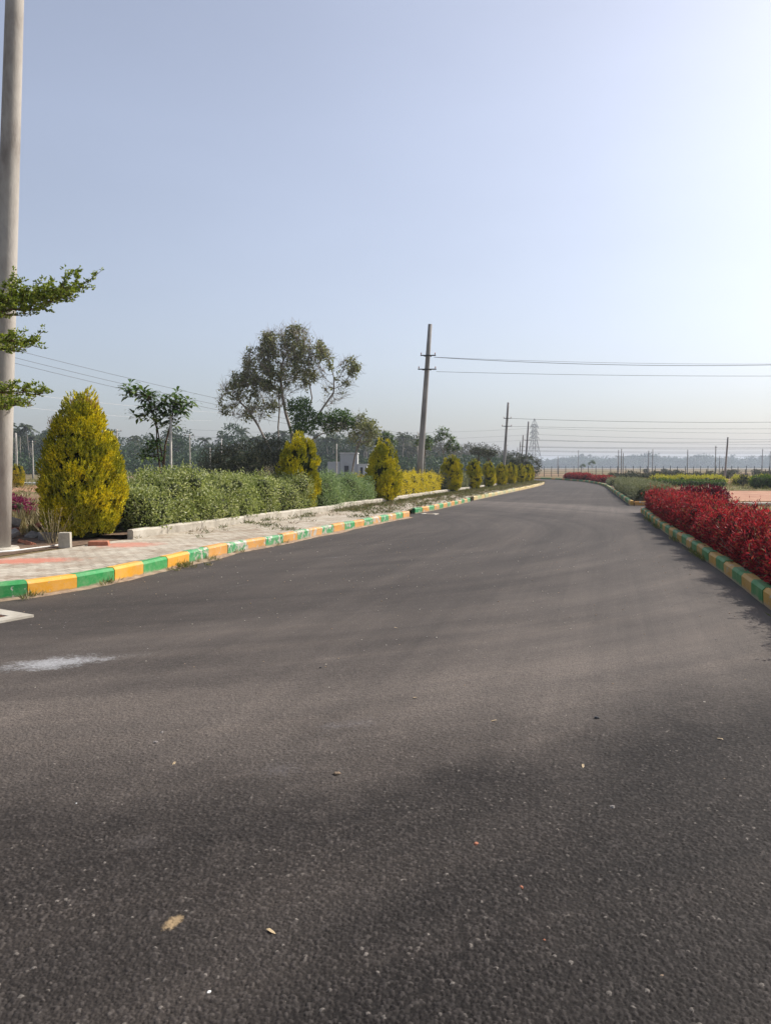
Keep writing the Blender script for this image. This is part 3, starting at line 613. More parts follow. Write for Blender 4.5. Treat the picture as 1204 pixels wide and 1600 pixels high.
# right-hand bed soil, plots and strips (thin sheets, each a few millimetres above the one below)
ri = offset(RK, -0.12); ro_ = offset(RK, -1.5)
o = ribbon("red_hedge_bed_soil", ri[::-1], ro_[::-1], 0.12, M['soil']); tag(o, kind='structure')
r2 = np.array([p for p in RK2 if p[1] < 92])
o = ribbon("grey_hedge_bed_soil", offset(r2, -0.12)[::-1], offset(r2, -2.2)[::-1], 0.12, M['soil']); tag(o, kind='structure')
def sheet(name, pts, z, mat):
    mb = MB(); mb.add([(x, y, z) for x, y in pts], [list(range(len(pts)))]); o = mb.build(name, mat); return tag(o, kind='structure')
sheet("bare_plot", [(15.2, 33.5), (60, 30.5), (70, 47), (21.5, 48.5)], 0.004, M['redsoil'])
sheet("bare_plot", [(26, 70), (90, 66), (110, 100), (30, 96)], 0.004, M['redsoil'])
M['gstrip'] = roughmat("short_grass", [(0.3, (0.09, 0.10, 0.03)), (0.55, (0.19, 0.18, 0.06)), (0.75, (0.30, 0.24, 0.11))], 1.5, bump=0.9, bscale=14)
sheet("grass_verge", [(3.0, -4), (60, -4), (60, 27.5), (11.8, 28.6), (9.6, 22), (7.4, 14), (5.0, 4.6)], 0.002, M['gstrip'])
sheet("grass_verge", [(15.4, 49.2), (90, 46.5), (90, 60), (20.5, 61)], 0.004, M['ground'])
kerb("concrete_kerb", [(13.0, 29.6), (26, 28.6), (60, 26.5)], "low pale concrete strip crossing the plot behind the long red hedge", lambda i: (M['conc'], None), 1.6, h=0.13, wdt=0.45, side=1, group="plain concrete bed kerbs")

# ------------------------------------------------------------------ sand and litter in the gutters
mb = MB()
P = resample(LK, 0.12); P = P[P[:, 1] > 7.2]
for k in range(len(P) - 1):
    t = unit(P[k + 1] - P[k]); nr = np.array([t[1], -t[0]])
    wv = 0.06 + 0.10 * max(0, math.sin(k * 0.21) * math.sin(k * 0.067 + 1)) + random.uniform(0, 0.03)
    if k == 0: prev = None
    a = P[k]; b = P[k] + nr * wv
    cur = [(a[0], a[1], 0.022), (b[0], b[1], 0.002)]
    if prev is not None: mb.add([prev[0], prev[1], cur[1], cur[0]], [[0, 1, 2, 3]], smooth=True)
    prev = cur
o = mb.build("gutter_sand", M['sand']); tag(o, "sandy dirt lying along the foot of the left kerb", "dirt", kind='stuff')

def tufts(mb, P, n, h, wd, lean=0.5, m=0, g=rng):
    P = np.asarray(P, float)
    idx = np.repeat(np.arange(len(P)), n); k = len(idx)
    d = np.stack([g.normal(0, lean, k), g.normal(0, lean, k), np.ones(k)], 1)
    hh = np.repeat(np.broadcast_to(h, (len(P),)), n) * g.uniform(0.5, 1.2, k)
    leaves(mb, P[idx] + np.stack([g.normal(0, wd, k), g.normal(0, wd, k), np.zeros(k)], 1), d, hh, hh * 0.12, m, 0.0, g=g)
mb = MB()
G = []
for (x, y, r_, q) in ((-3.72, 9.72, 0.16, 10), (-3.05, 12.1, 0.25, 16), (-3.2, 11.4, 0.2, 16), (-2.75, 13.3, 0.2, 8), (-4.2, 8.7, 0.12, 5), (-2.1, 14.8, .2, 5)):
    for _ in range(q): G.append((x + random.gauss(0, r_ * .5), y + random.gauss(0, r_), 0.005))
tufts(mb, G, 9, 0.10, 0.02, 0.6)
tufts(mb, [(x + .03, y, z) for x, y, z in G], 5, 0.09, 0.02, 0.8, m=1)
o = mb.build("kerbside_weeds", [M['weed'], M['straw']]); tag(o, "small weeds and dry stalks growing from the gutter by the left kerb", "weeds", kind='stuff')
mb = MB(); G = []; G2 = []
Pp = resample(pavL, 0.5)
for k in range(len(Pp)):
    y = Pp[k][1]
    if y < 13: continue
    dens = 1 if y < 22 else (16 if y < 34 else 22)
    for _ in range(dens * 2):
        u_ = random.choice([random.uniform(0.2, 2.3), random.uniform(1.7, 2.33)])
        nr = offset(Pp, u_)[k]; (G if random.random() < 0.6 else G2).append((nr[0] + random.gauss(0, .2), nr[1] + random.gauss(0, .4), 0.185))
for (u_, y) in ((0.5, 15.9), (1.4, 16.5), (2.2, 17.1), (2.2, 18), (1.9, 19.3), (0.4, 19.9), (2.2, 20.3), (0.7, 21.2), (0.35, 22), (1.5, 22.5)):
    k = int(np.argmin(abs(Pp[:, 1] - y))); q = offset(Pp, u_)[k]
    for _ in range(7): G.append((q[0] + random.gauss(0, .12), q[1] + random.gauss(0, .16), 0.185))
tufts(mb, G, 10, 0.13, 0.07, 1.0); tufts(mb, G2, 10, 0.12, 0.07, 1.1, m=1)
M['weedd'] = leafmat("trodden_weeds", [(0, (0.05, 0.07, 0.015)), (0.6, (0.12, 0.14, 0.035)), (1, (0.22, 0.20, 0.08))], 0.2)
M['strawd'] = leafmat("brown_dry_weeds", [(0, (0.08, 0.055, 0.03)), (0.6, (0.18, 0.13, 0.07)), (1, (0.32, 0.25, 0.14))], 0.2)
o = mb.build("pavement_weeds", [M['weedd'], M['strawd']]); tag(o, "weeds and dry grass spreading over the far part of the pavement", "weeds", kind='stuff')
mb = MB(); P = resample(RK, 0.07)
G = [(p[0] - abs(random.gauss(0.03, .03)), p[1], 0.003) for p in P if math.sin(p[1] * 2.1) + math.sin(p[1] * 0.9 + 2) > 0.35]
tufts(mb, G, 7, 0.10, 0.03, 0.7); o = mb.build("kerbside_weeds", M['weed']); tag(o, "low weeds at the foot of the right kerb before the red hedge", "weeds", kind='stuff')
# grass of the verge at right and rough ground at left
mb = MB()
G = np.stack([rng.uniform(8, 45, 5200), rng.uniform(2, 33, 5200), np.zeros(5200)], 1)
G = G[(G[:, 0] > 2.9 + G[:, 1] * 0.29)]
tufts(mb, G, 6, 0.13, 0.05, 0.7, 0); G = G[::2] + 0.03; tufts(mb, G, 5, 0.13, 0.05, 0.8, 1)
G = np.stack([rng.uniform(15, 100, 7000), rng.uniform(48, 130, 7000), np.zeros(7000)], 1); G = G[G[:, 0] > 5.3 + G[:, 1] * 0.24]
tufts(mb, G[::2], 6, 0.30, 0.15, 0.7, 0); tufts(mb, G[1::2], 6, 0.32, 0.15, 0.8, 1)
o = mb.build("verge_grass", [M['weed'], M['straw']]); tag(o, "patchy green and straw coloured grass over the plots on the right", "grass", kind='stuff')
mb = MB()
G = np.stack([rng.uniform(-60, -6.5, 9000), rng.uniform(15, 82, 9000), np.full(9000, .165)], 1); G = G[G[:, 0] < -11.5 + G[:, 1] * 0.32]
tufts(mb, G[::3], 6, 0.28, 0.1, 0.7, 0); tufts(mb, G[1::3], 7, 0.32, 0.1, 0.7, 1)
G = np.stack([rng.uniform(-9.4, -6.5, 260), rng.uniform(14.5, 19, 260), np.full(260, .17)], 1)
tufts(mb, G, 10, 0.38, 0.05, 0.35, 1); tufts(mb, G[::2], 6, 0.25, 0.05, 0.5, 0)
o = mb.build("rough_grass", [M['weed'], M['straw']]); tag(o, "dry brown grass over the open ground behind the left hedges", "grass", kind='stuff')

# ------------------------------------------------------------------ drains
def drain(loc, rz, size, label):
    r_ = thing("street_drain", label, "drain", loc, rz, "street drains beside the left kerb")
    s = size; b_ = 0.17 * s / 0.8; mb = MB()
    mb.box((0, -s/2 + b_/2, 0), (s, b_, 0.024)); mb.box((0, s/2 - b_/2, 0), (s, b_, 0.024))
    mb.box((-s/2 + b_/2, 0, 0), (b_, s - 2*b_, 0.024)); mb.box((s/2 - b_/2, 0, 0), (b_, s - 2*b_, 0.024))
    mb.build("concrete_collar", M['conc'], r_)
    mb = MB(); q = s - 2 * b_
    for k in range(9): mb.box((-q/2 + (k + .5) * q / 9, 0, -0.004), (q / 9 * 0.55, q - 0.004, 0.02))
    mb.box((0, 0, -0.007), (q - 0.002, 0.03, 0.014)); mb.build("iron_grate", M['iron'], r_)
    mb = MB(); mb.box((0, 0, -0.0085), (q - .004, q - .004, 0.004)); mb.build("dark_pit_plate", M['dark_panel'], r_)  # thin dark plate painted as the shade of a pit below the grate
    return r_
drain((-4.19, 7.42, 0.012), R(-31.5), 0.80, "square concrete drain collar with rusty grate in the road at the left edge")
drain((1.45, 24.2, 0.012), R(-18), 0.5, "small drain cover in the road at the gap in the left kerb")

# ------------------------------------------------------------------ plants
def thuja(root, H, W, seed, plumes=70, fine=1.0, peaks=1, name="foliage", pear=0.33, pw=(1.35, .85)):
    g = np.random.default_rng(seed); mb = MB()
    def prof(t):  # radius fraction at height fraction t
        t = np.clip(t, 0, 1)
        lo = np.sqrt(np.clip(1 - ((pear - t) / (pear + 0.12)) ** 2, 0, 1)); hi = np.clip(1 - (np.clip(t - pear, 0, 1) / (1 - pear)) ** pw[0], 0, 1) ** pw[1]
        return np.where(t < pear, lo, hi)
    C = []; Rr = []
    for k in range(plumes):
        t = 1 - (1 - g.uniform(0.0, 0.98)) ** 0.8; t *= 0.90; a = k * 2.39996 + g.uniform(-.4, .4)
        r = W / 2 * float(prof(np.array(t))) * g.uniform(0.74, 0.93); sz = g.uniform(0.7, 1.3)
        pr = 0.086 * W * sz * (0.6 + 0.4 * float(prof(np.array(t))))
        C.append((math.cos(a) * r, math.sin(a) * r, H * (t * 0.97 + 0.025))); Rr.append((pr, pr, 0.075 * H * sz))
    for k in range(peaks):
        a = k * 2.4 + 0.5; q = 0.10 * W if peaks > 1 else 0
        C.append((math.cos(a) * q, math.sin(a) * q, H * (0.90 - 0.03 * k))); Rr.append((0.09 * W, 0.09 * W, 0.12 * H))
    C = np.array(C); Rr = np.array(Rr)
    # opaque dark core added inside the sprays to block light
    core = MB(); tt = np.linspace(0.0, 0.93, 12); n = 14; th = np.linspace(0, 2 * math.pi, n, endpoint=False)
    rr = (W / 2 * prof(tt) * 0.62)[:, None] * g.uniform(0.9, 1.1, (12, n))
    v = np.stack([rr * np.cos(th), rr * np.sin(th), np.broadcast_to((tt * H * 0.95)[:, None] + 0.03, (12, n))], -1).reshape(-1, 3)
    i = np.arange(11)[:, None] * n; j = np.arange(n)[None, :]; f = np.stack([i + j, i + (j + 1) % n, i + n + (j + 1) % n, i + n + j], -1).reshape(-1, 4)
    core.add(v, f, 0, True); core.build("light_blocking_core", M['core'], root)
    # sprays: flat fans of scale leaves, rising up and out over each plume
    per = int(46 * fine); idx = np.repeat(np.arange(len(C)), per); k = len(idx)
    D = sphere_dirs(k, g); D[:, 2] = np.abs(D[:, 2]) * 1.0 - 0.25; D = unit(D)
    P = C[idx] + D * Rr[idx]; rad = P.copy(); rad[:, 2] = 0; rad = unit(rad)
    ok = ((D * rad).sum(1) > -0.25) & (P[:, 2] > 0.02); P = P[ok]; D = D[ok]; rad = rad[ok]
    axis = unit(rad * 0.45 + D * 0.35 + np.array([0, 0, 1.0]) + g.normal(0, 0.18, P.shape))
    side = unit(np.cross(axis, rad) + g.normal(0, .35, P.shape))
    m = 11; sl = 0.085 * W ** 0.5 / fine ** 0.25
    s = np.linspace(0, 1, m)
    for q in range(m):
        lat = (1 if q % 2 else -1) * (1 - s[q]) * 0.55
        base = P + axis * (s[q] * sl) ; d = unit(axis + side * lat * 1.5)
        leaves(mb, base, d, sl * 0.62 * (1.05 - 0.5 * s[q]), sl * 0.24, 0, 0.10, g=g, nrm=D + rad * .5)
    # filling sprays over the body so that it stays closed
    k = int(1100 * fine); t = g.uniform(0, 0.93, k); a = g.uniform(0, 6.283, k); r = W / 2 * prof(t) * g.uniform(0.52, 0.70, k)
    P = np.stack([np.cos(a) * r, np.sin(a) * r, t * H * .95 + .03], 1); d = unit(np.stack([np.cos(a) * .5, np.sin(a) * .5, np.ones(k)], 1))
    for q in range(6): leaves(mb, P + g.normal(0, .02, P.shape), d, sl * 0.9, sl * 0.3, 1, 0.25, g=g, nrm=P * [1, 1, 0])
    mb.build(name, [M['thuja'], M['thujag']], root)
    tb = MB(); tb.tube([(0, 0, -0.1), (0, 0, H * 0.5)], [0.05, 0.02], 6); tb.build("trunk", M['barkd'], root)

GC = "golden cypresses along the left hedge"
t1 = thing("golden_cypress", "largest golden cypress, a yellow teardrop with dry orange tips beside the left concrete pole", "conifer", (-5.86, 14.25, 0.18), 0, GC)
thuja(t1, 2.80, 1.47, 11, 310, 1.3, peaks=4, pear=.34)
mb = MB()
for k in range(60):
    cx, cy, cz = random.choice([(-0.2, 0.05, 2.55), (0.12, -0.05, 2.62), (0.0, 0.0, 2.60), (0.35, 0, 2.38), (0.22, 0, 2.52), (-.5, 0, 2.15)])
    b_ = np.array([cx + random.gauss(0, .05), cy + random.gauss(0, .05), cz - .15]); tp = b_ + np.array([random.gauss(0, .03), random.gauss(0, .03), random.uniform(.16, .34)])
    mb.tube([b_, (b_ + tp) / 2, tp], [0.005, 0.004, 0.001], 3)
    q = np.linspace(0.3, 1, 12)[:, None]; leaves(mb, b_ + (tp - b_) * q, np.tile([0, 0, 1.0], (12, 1)), 0.055, 0.014, 0, 0.35)
mb.build("dry_shoots", M['dry'], t1)
proto = []
for H, W, sd_, pe, pw in ((2.35, 1.22, 21, .40, (1.8, .68)), (2.1, 1.32, 22, .33, (1.6, .75)), (1.95, 1.0, 23, .45, (2.4, .62))):
    r_ = thing("golden_cypress", "x", "conifer", (0, 0, 0), 0, GC); thuja(r_, H, W, sd_, 150, .8, peaks=2, pear=pe, pw=pw); proto.append(r_)
spots = [(0, -2.62, 22.2, 1.0, 1.0, "round topped golden cypress standing in front of the big half bare tree"),
         (1, -0.14, 29.0, 1.14, 1.0, "pointed golden cypress between the bluish hedge and the golden hedge"),
         (2, 3.60, 40.2, 1.0, 1.12, "golden cypress at the far end of the golden hedge, fourth along the row"),
         (2, 5.45, 45.6, .92, .92, "golden cypress with the small flat topped trees behind it, fifth along the row"),
         (2, 7.05, 50.2, .88, .85, "golden cypress left of the second large concrete pole, sixth along the row"),
         (2, 8.6, 54.8, .84, .85, "golden cypress right in front of the foot of the second large concrete pole"),
         (2, 10.05, 59.1, .85, .86, "golden cypress just right of the second large concrete pole's foot"),
         (2, 11.6, 63.6, .82, .90, "golden cypress in front of the dark low tree, ninth along the row"),
         (2, 13.0, 68.0, .80, .85, "golden cypress half hidden, last but one of the row"),
         (2, 14.0, 71.5, .80, .85, "last golden cypress of the row, by the road bend and pylon")]
used = set()
for i, x, y, sz, sw, lb in spots:
    o = proto[i] if i not in used else copy_tree(proto[i]); used.add(i)
    o.location = (x, y, 0.22); o.scale = (sw, sw, sz); o.rotation_euler = (random.uniform(-.05, .05), random.uniform(-.05, .05), random.uniform(0, 6.28)); o['label'] = lb
far_c = [(-25.2, 50.5, .85, "small distant golden cypress beside the left concrete pole"), (-15.6, 43, .9, "distant golden cypress rising behind the hedge near the thin crossarm pole"),
         (-11.9, 44, .75, "distant golden cypress behind the leafy sapling's trunk"), ]
for x, y, sz, lb in far_c:
    o = copy_tree(proto[2]); o.location = (x, y, .16); o.scale = (1.0 * sz, 1.0 * sz, sz * .95); o['label'] = lb; o['group'] = "distant golden cypresses behind the left hedge"

def hedge(name, label, cat, path, width, H, mat, lsize, dens, z0, core='core', group=None, lumps=0.34, wob=0.12, stems=True, seed=1, up=0.4, shell=(0.7, 1.08), stemmat='twig', sprig=0):
    g = np.random.default_rng(seed); P = resample(path, lumps * 0.95); o0 = P[0]
    root = thing(name, label, cat, (o0[0], o0[1], z0), 0, group)
    rows = max(1, int(round(width / (lumps * 1.25)))); C = []; Rr = []
    T = unit(np.gradient(P, axis=0)); Nn = np.stack([-T[:, 1], T[:, 0]], 1)
    lv = max(1, int(round(H / (lumps * 1.3))))
    for k in range(len(P)):
        hloc = H * (1 + wob * math.sin(k * 0.9 + seed) * 0.5 + g.uniform(-wob, wob) * 0.6)
        for r in range(rows):
            off = (r - (rows - 1) / 2) * (width - lumps * 1.3) / max(1, rows - 1) if rows > 1 else 0
            for l in range(lv):
                rad = lumps * g.uniform(0.85, 1.25)
                z = lumps * 0.9 + (hloc - lumps * 1.8) * (l / max(1, lv - 1) if lv > 1 else 0.5)
                p = P[k] - o0 + Nn[k] * (off + g.uniform(-.06, .06)) + g.uniform(-.07, .07, 2)
                C.append((p[0], p[1], max(rad * .7, z))); Rr.append((rad, rad, rad * 1.0))
    C = np.array(C); Rr = np.array(Rr); Rr[:, :2] = np.minimum(Rr[:, :2], max(0.12, width * 0.5))
    mb = MB(); blob_leaves(mb, C, Rr, dens, lsize[0], lsize[1], 0, shell, up, zmin=0.05, reject=0.68, g=g)
    if sprig:
        k = int(len(P) * sprig); q = g.integers(0, len(C), k); base = C[q] + np.stack([g.normal(0, .12, k), g.normal(0, .12, k), Rr[q][:, 2] * .85], 1)
        d = unit(np.stack([g.normal(0, .25, k), g.normal(0, .25, k), np.ones(k)], 1)); ln = g.uniform(.06, .26, k)
        for s in np.linspace(0.1, 1, 7): leaves(mb, base + d * (ln * s)[:, None], d * .7, lsize[0] * .9, lsize[1] * .9, 0, 0.6, g=g)
    mb.build("foliage", mat, root)
    cb = MB(); cores(cb, C, Rr, 0.60); cb.build("light_blocking_core", M[core], root)  # added opaque lumps that block light inside the hedge
    if stems:
        sb = MB()
        for k in range(int(len(P) * rows * 3.5)):
            i = g.integers(0, len(P)); a = P[i] - o0 + Nn[i] * g.uniform(-.42, .42) * width; b_ = a + g.normal(0, .12, 2)
            m_ = (a + b_) / 2 + g.normal(0, .03, 2)
            sb.tube([(a[0], a[1], -.05), (m_[0], m_[1], H * .3), (b_[0], b_[1], H * .62)], [.012, .009, .005], 4)
        sb.tube([(q[0] - o0[0], q[1] - o0[1], -.02) for q in P], [.012] * len(P), 4)
        sb.build("stems", M[stemmat], root)
    return root
seg_r = resample(seg, 0.5)
def bedpath(y0, y1, off):
    q = offset(seg_r, off); q = q[(q[:, 1] >= y0) & (q[:, 1] <= y1)]; return q
GH = "clipped hedges in the left bed"
hedge("hedge", "long variegated green hedge behind the plain concrete kerb, beside the largest golden cypress", "hedge", bedpath(14.6, 20.3, .85), 1.35, .93, M['hedge1'], (.062, .032), 640, .24, seed=3, sprig=34, group=GH, lumps=.27, wob=.34, shell=(.5, 1.3))
hedge("hedge", "middle green hedge with darker leaves in front of the round topped golden cypress", "hedge", bedpath(20.5, 22.6, .8), 1.3, .85, M['hedge1'], (.058, .028), 600, .24, seed=4, sprig=22, group=GH, lumps=.27, wob=.25, shell=(.55, 1.2))
hedge("hedge", "bluish green bushy hedge in front of the far white building", "hedge", bedpath(22.8, 28.1, .8), 1.3, .82, M['hedge2'], (.062, .026), 600, .24, seed=5, sprig=24, group=GH, lumps=.30, wob=.3, shell=(.5, 1.25))
hedge("hedge", "golden yellow hedge at the foot of the leaning concrete pole", "hedge", bedpath(28.5, 39.2, .8), 1.2, 0.76, M['hedgey'], (.07, .030), 330, .24, seed=6, sprig=26, group=GH, lumps=.25, wob=.35, shell=(.5, 1.3))
hedge("hedge", "grey green loose hedge between the fourth and sixth golden cypresses", "hedge", bedpath(39.6, 50.5, .7), 1.1, .80, M['hedgeg'], (.08, .03), 220, .24, seed=7, sprig=5, group=GH, lumps=.32, wob=.25)
hedge("hedge", "low golden hedge below the second large concrete pole", "hedge", bedpath(51, 60, .7), 1.1, .66, M['hedgey'], (.09, .035), 170, .24, seed=8, sprig=4, group=GH, lumps=.32)
hedge("hedge", "dark low hedge at the bend before the last golden cypresses", "hedge", bedpath(61, 70, .7), 1.1, .72, M['hedge2'], (.09, .04), 170, .24, seed=9, sprig=4, group=GH, lumps=.34)
GR = "hedges along the right kerb"
hedge("red_hedge", "long bright red hedge behind the near right kerb", "hedge", resample(offset(np.array([p for p in RK if p[1] > 3.2]), -0.74)[:], .5), .92, .52, M['red'], (.072, .020), 1000, .11, core='corer', seed=12, sprig=26, group=GR, lumps=.19, wob=.28, shell=(.5, 1.25), stemmat='twig', up=.5)
hb = thing("red_shrub", "dark wine red shrub poking up behind the far end of the long red hedge", "shrub", (9.55, 23.0, .05), 0, None)
C = np.array([(0, 0, .55), (.35, -.2, .65), (.1, .5, .6), (.55, -.6, .6), (.5, .4, .5), (.75, -.1, .55)]); Rr = np.tile([.3, .32, .27], (6, 1)); mb = MB()
blob_leaves(mb, C, Rr, 420, .12, .05, shell=(.6, 1.1), up=.3, spread=.9); mb.build("foliage", M['purple'], hb)
mb = MB(); [mb.tube([(a, b, -.1), (a * 2.2 + .1, b * 2, .55)], [.015, .008], 4) for a, b in ((0, 0), (.1, .05), (.2, -.1), (.15, .1))]; mb.build("stems", M['twig'], hb)
hedge("hedge", "grey green lavender like hedge just beyond the end of the long red hedge", "hedge", offset(np.array([p for p in RK2 if 30.3 < p[1] < 53]), -1.0), 1.3, .50, M['hedgeg'], (.13, .022), 260, .11, seed=14, sprig=22, group=GR, lumps=.26, wob=.5, up=.9, shell=(.5, 1.3))
hedge("hedge", "yellow green low hedge following the grey green one on the right", "hedge", offset(np.array([p for p in RK2 if 53.5 < p[1] < 61]), -1.0), 1.3, .48, M['hedgeg'], (.1, .04), 170, .11, seed=15, sprig=3, group=GR, lumps=.3)
hedge("red_hedge", "far red hedge on the right, nearer of the two short ones", "hedge", offset(np.array([p for p in RK2 if 66.5 < p[1] < 76]), -.9), 1.2, .58, M['red'], (.12, .05), 160, .11, core='corer', seed=16, group=GR, lumps=.3)
hedge("red_hedge", "far red hedge on the right at the road bend, farther of the two short ones", "hedge", offset(np.array([p for p in RK2 if 80 < p[1] < 91]), -.9), 1.2, .66, M['red'], (.13, .05), 140, .11, core='corer', seed=17, group=GR, lumps=.32)
GF = "bushes and hedges on the right plots"
hedge("hedge", "long yellow flowering bush row in the plots on the right", "hedge", [(24, 66), (29.4, 64.5)], 2.2, .62, M['brass'], (.14, .06), 90, 0, seed=20, group=GF, lumps=.34, wob=.5, stems=False, sprig=12)
hedge("hedge", "shorter yellow flowering bush row right of the small dark bush", "hedge", [(30.5, 64), (34.2, 62)], 2.2, .55, M['brass'], (.14, .06), 90, 0, seed=21, group=GF, lumps=.34, wob=.5, stems=False, sprig=12)
hedge("hedge", "dark green clipped hedge in the plots at right, beside the tall thin pole", "hedge", [(26.8, 53.5), (32.2, 52.3)], 1.1, .92, M['creeper'], (.10, .045), 150, 0, seed=22, group=GF, lumps=.33, stems=False)
hedge("hedge", "yellow bush row at the right edge behind the dark green hedge", "hedge", [(31.5, 56), (42, 54)], 1.6, .95, M['brass'], (.14, .06), 100, 0, seed=23, group=GF, lumps=.38, stems=False, sprig=4)
hedge("hedge", "thin dark hedge line in front of the far right fence", "hedge", [(30, 98), (44, 95)], 1.2, .5, M['scrub'], (.2, .08), 50, 0, seed=24, group=GF, lumps=.4, stems=False)
hedge("hedge", "dark green bush row beyond the grey green hedge", "hedge", [(20.6, 60), (26.5, 58)], 1.0, .38, M['creeper'], (.12, .05), 120, 0, seed=25, group=GF, lumps=.32, stems=False)

def bush(name, label, cat, loc, R3, mat, ls, dens, seed, n=9, group=None, zc=0.55):
    g = np.random.default_rng(seed); root = thing(name, label, cat, loc, 0, group)
    C = [(g.uniform(-.5, .5) * R3[0], g.uniform(-.5, .5) * R3[1], R3[2] * g.uniform(.3, zc + .3)) for _ in range(n)]
    Rr = [np.array(R3) * g.uniform(.38, .58) * np.array([1, 1, .8]) for _ in range(n)]
    mb = MB(); blob_leaves(mb, C, Rr, dens, ls[0], ls[1], 0, (.6, 1.1), .3, zmin=.02, spread=.8, g=g); mb.build("foliage", mat, root)
    cb = MB(); cores(cb, C, Rr, .36); cb.build("light_blocking_core", M['core'], root)  # opaque lumps added behind the leaves to block light
    sb = MB()
    for k in range(6):
        a = g.normal(0, .1, 2); e = np.array(C[k % n]); sb.tube([(a[0], a[1], -.1), tuple(e * .6), tuple(e)], [.05 * R3[2] / 2, .03 * R3[2] / 2, .01], 4)
    sb.build("stems", M['barkd'], root); return root
for (x, y, s_, lb) in ((29.3, 60.5, .95, "small dark rounded bush between the two yellow bush rows"), (24.1, 66.5, .7, "small dark bush left of the yellow bush row"), (22.0, 60.2, .6, "small dark bush near the far end of the grey green hedge"),
                       (27, 88, .8, "dark bush before the far fence, near the pair of small trees"), (46, 100, .9, "dark bush at the fence near the right side poles")):
    bush("bush", lb, "bush", (x, y, 0), (s_ * .55, s_ * .55, s_), M['scrub'], (.1, .05), 150, int(x * 7), 6, "small dark bushes on the right plots", zc=.5)
bush("bush", "small green bush on the road edge at the far bend", "bush", (16.9, 104.5, 0), (1.4, 1, .95), M['hedge2'], (.2, .08), 60, 77, 6, None)
bush("magenta_shrub", "magenta leaved shrub in the rough ground behind the left pole", "shrub", (-9.25, 18.2, .165), (.75, .6, .62), M['magenta'], (.11, .03), 260, 31, 8)
# thin dry weeds standing before the largest cypress
mb = MB()
wd = thing("dry_weed", "thin dry brown weed with bare stalks in front of the largest cypress", "weed", (-5.95, 13.15, .18))
for k in range(22):
    a = random.uniform(-1, 1); e = np.array([a * .42, random.uniform(-.12, .12), random.uniform(.3, .68)]); mb.tube([(a * .12, 0, 0), e * [.6, 1, .6], e], [.004, .003, .0015], 3)
    q = rng.uniform(.45, 1, 9)[:, None]; leaves(mb, e * q, np.tile([a, 0, .8], (9, 1)), .05, .012, 0, .5)
mb.build("stalks", M['straw'], wd)

# ------------------------------------------------------------------ leafy saplings
def rosette(mb, P, n, L, W, g, droop=0.5, m=0):
    """ring of long two-segment drooping leaves at each point"""
    for p in P:
        a = np.arange(n) * 2.4 + g.uniform(0, 6); el = g.uniform(-.25, .9, n)
        d = np.stack([np.cos(a) * np.cos(el), np.sin(a) * np.cos(el), np.sin(el)], 1); s = np.stack([-np.sin(a), np.cos(a), np.zeros(n)], 1)
        l = (L * g.uniform(.7, 1.15, n))[:, None]; w_ = (W * g.uniform(.8, 1.1, n))[:, None] / 2
        base = p + d * .02; mid = base + d * l * .45; dn = np.array([0, 0, -1.0]) * l * droop
        m2 = base + d * l * .75 + dn * .25; tip = base + d * l * .95 + dn * .62
        v = np.stack([base, mid - s * w_, mid + s * w_, m2 - s * w_ * .85, m2 + s * w_ * .85, tip], 1).reshape(-1, 3); i = np.arange(n)[:, None] * 6
        mb.add(v, np.concatenate([i, i + 1, i + 2], 1), m); mb.add(np.zeros((0, 3)), np.zeros((0, 3), int))
        mb.F.append((np.concatenate([i + 1, i + 3, i + 4, i + 2], 1) + mb.n - len(v), m, False)); mb.F.append((np.concatenate([i + 3, i + 5, i + 4], 1) + mb.n - len(v), m, False))
def sapling(root, balls, stems, seed, L=.26, W=.062, nr=7, tm='bark', lm='mango', r=.028, cnt=1.0):
    g = np.random.default_rng(seed); mb = MB(); tw = MB()
    for pts in stems: tw.tube(pts, np.linspace(r, r * .45, len(pts)), 6)
    for (c, rr, n) in balls:
        c = np.array(c); k = int(n * cnt); P = c + sphere_dirs(k, g) * np.array(rr) * g.uniform(.45, 1, (k, 1))
        rosette(mb, P, nr, L, W, g)
        allp = np.concatenate([np.array(s) for s in stems]); b0 = allp[np.argmin(np.linalg.norm(allp - c, axis=1))]
        for p in P: tw.tube([b0, (b0 + p) / 2 + g.normal(0, .03, 3), p], [r * .3, r * .2, r * .1], 3)
    mb.build("foliage", M[lm], root); tw.build("trunk", M[tm], root)
sp = thing("sapling_tree", "two crowned sapling with long drooping leaves beside a pale stake behind the hedge", "tree", (-5.42, 18.0, .17))
sapling(sp, [((-.58, 0, 3.22), (.30, .3, .30), 11), ((-.30, 0, 2.95), (.32, .3, .32), 13), ((.32, .1, 2.98), (.30, .3, .30), 12), ((.02, 0, 2.75), (.28, .3, .28), 7), ((-.42, 0, 2.62), (.30, .3, .28), 8), ((.30, .05, 2.62), (.26, .25, .30), 7), ((-.12, 0, 2.40), (.22, .25, .22), 4), ((-.25, 0, 1.98), (.18, .25, .2), 5), ((-.45, 0, 1.60), (.16, .2, .14), 4), ((-.2, 0, 1.72), (.2, .2, .2), 5), ((.55, .05, 2.9), (.2, .2, .2), 5)],
        [[(0, 0, 0), (.02, 0, .8), (0, 0, 1.5), (-.12, 0, 2.3), (-.35, 0, 3.1)], [(.0, 0, 1.2), (.05, .02, 1.9), (.2, .05, 2.5), (.3, .1, 2.95)], [(.02, 0, .1), (-.06, .03, 1.1), (-.14, 0, 1.9), (-.15, 0, 2.8)], [(0, 0, 1.5), (-.2, 0, 1.65)]], 5, tm='barkd', L=.31, W=.080, cnt=1.25)
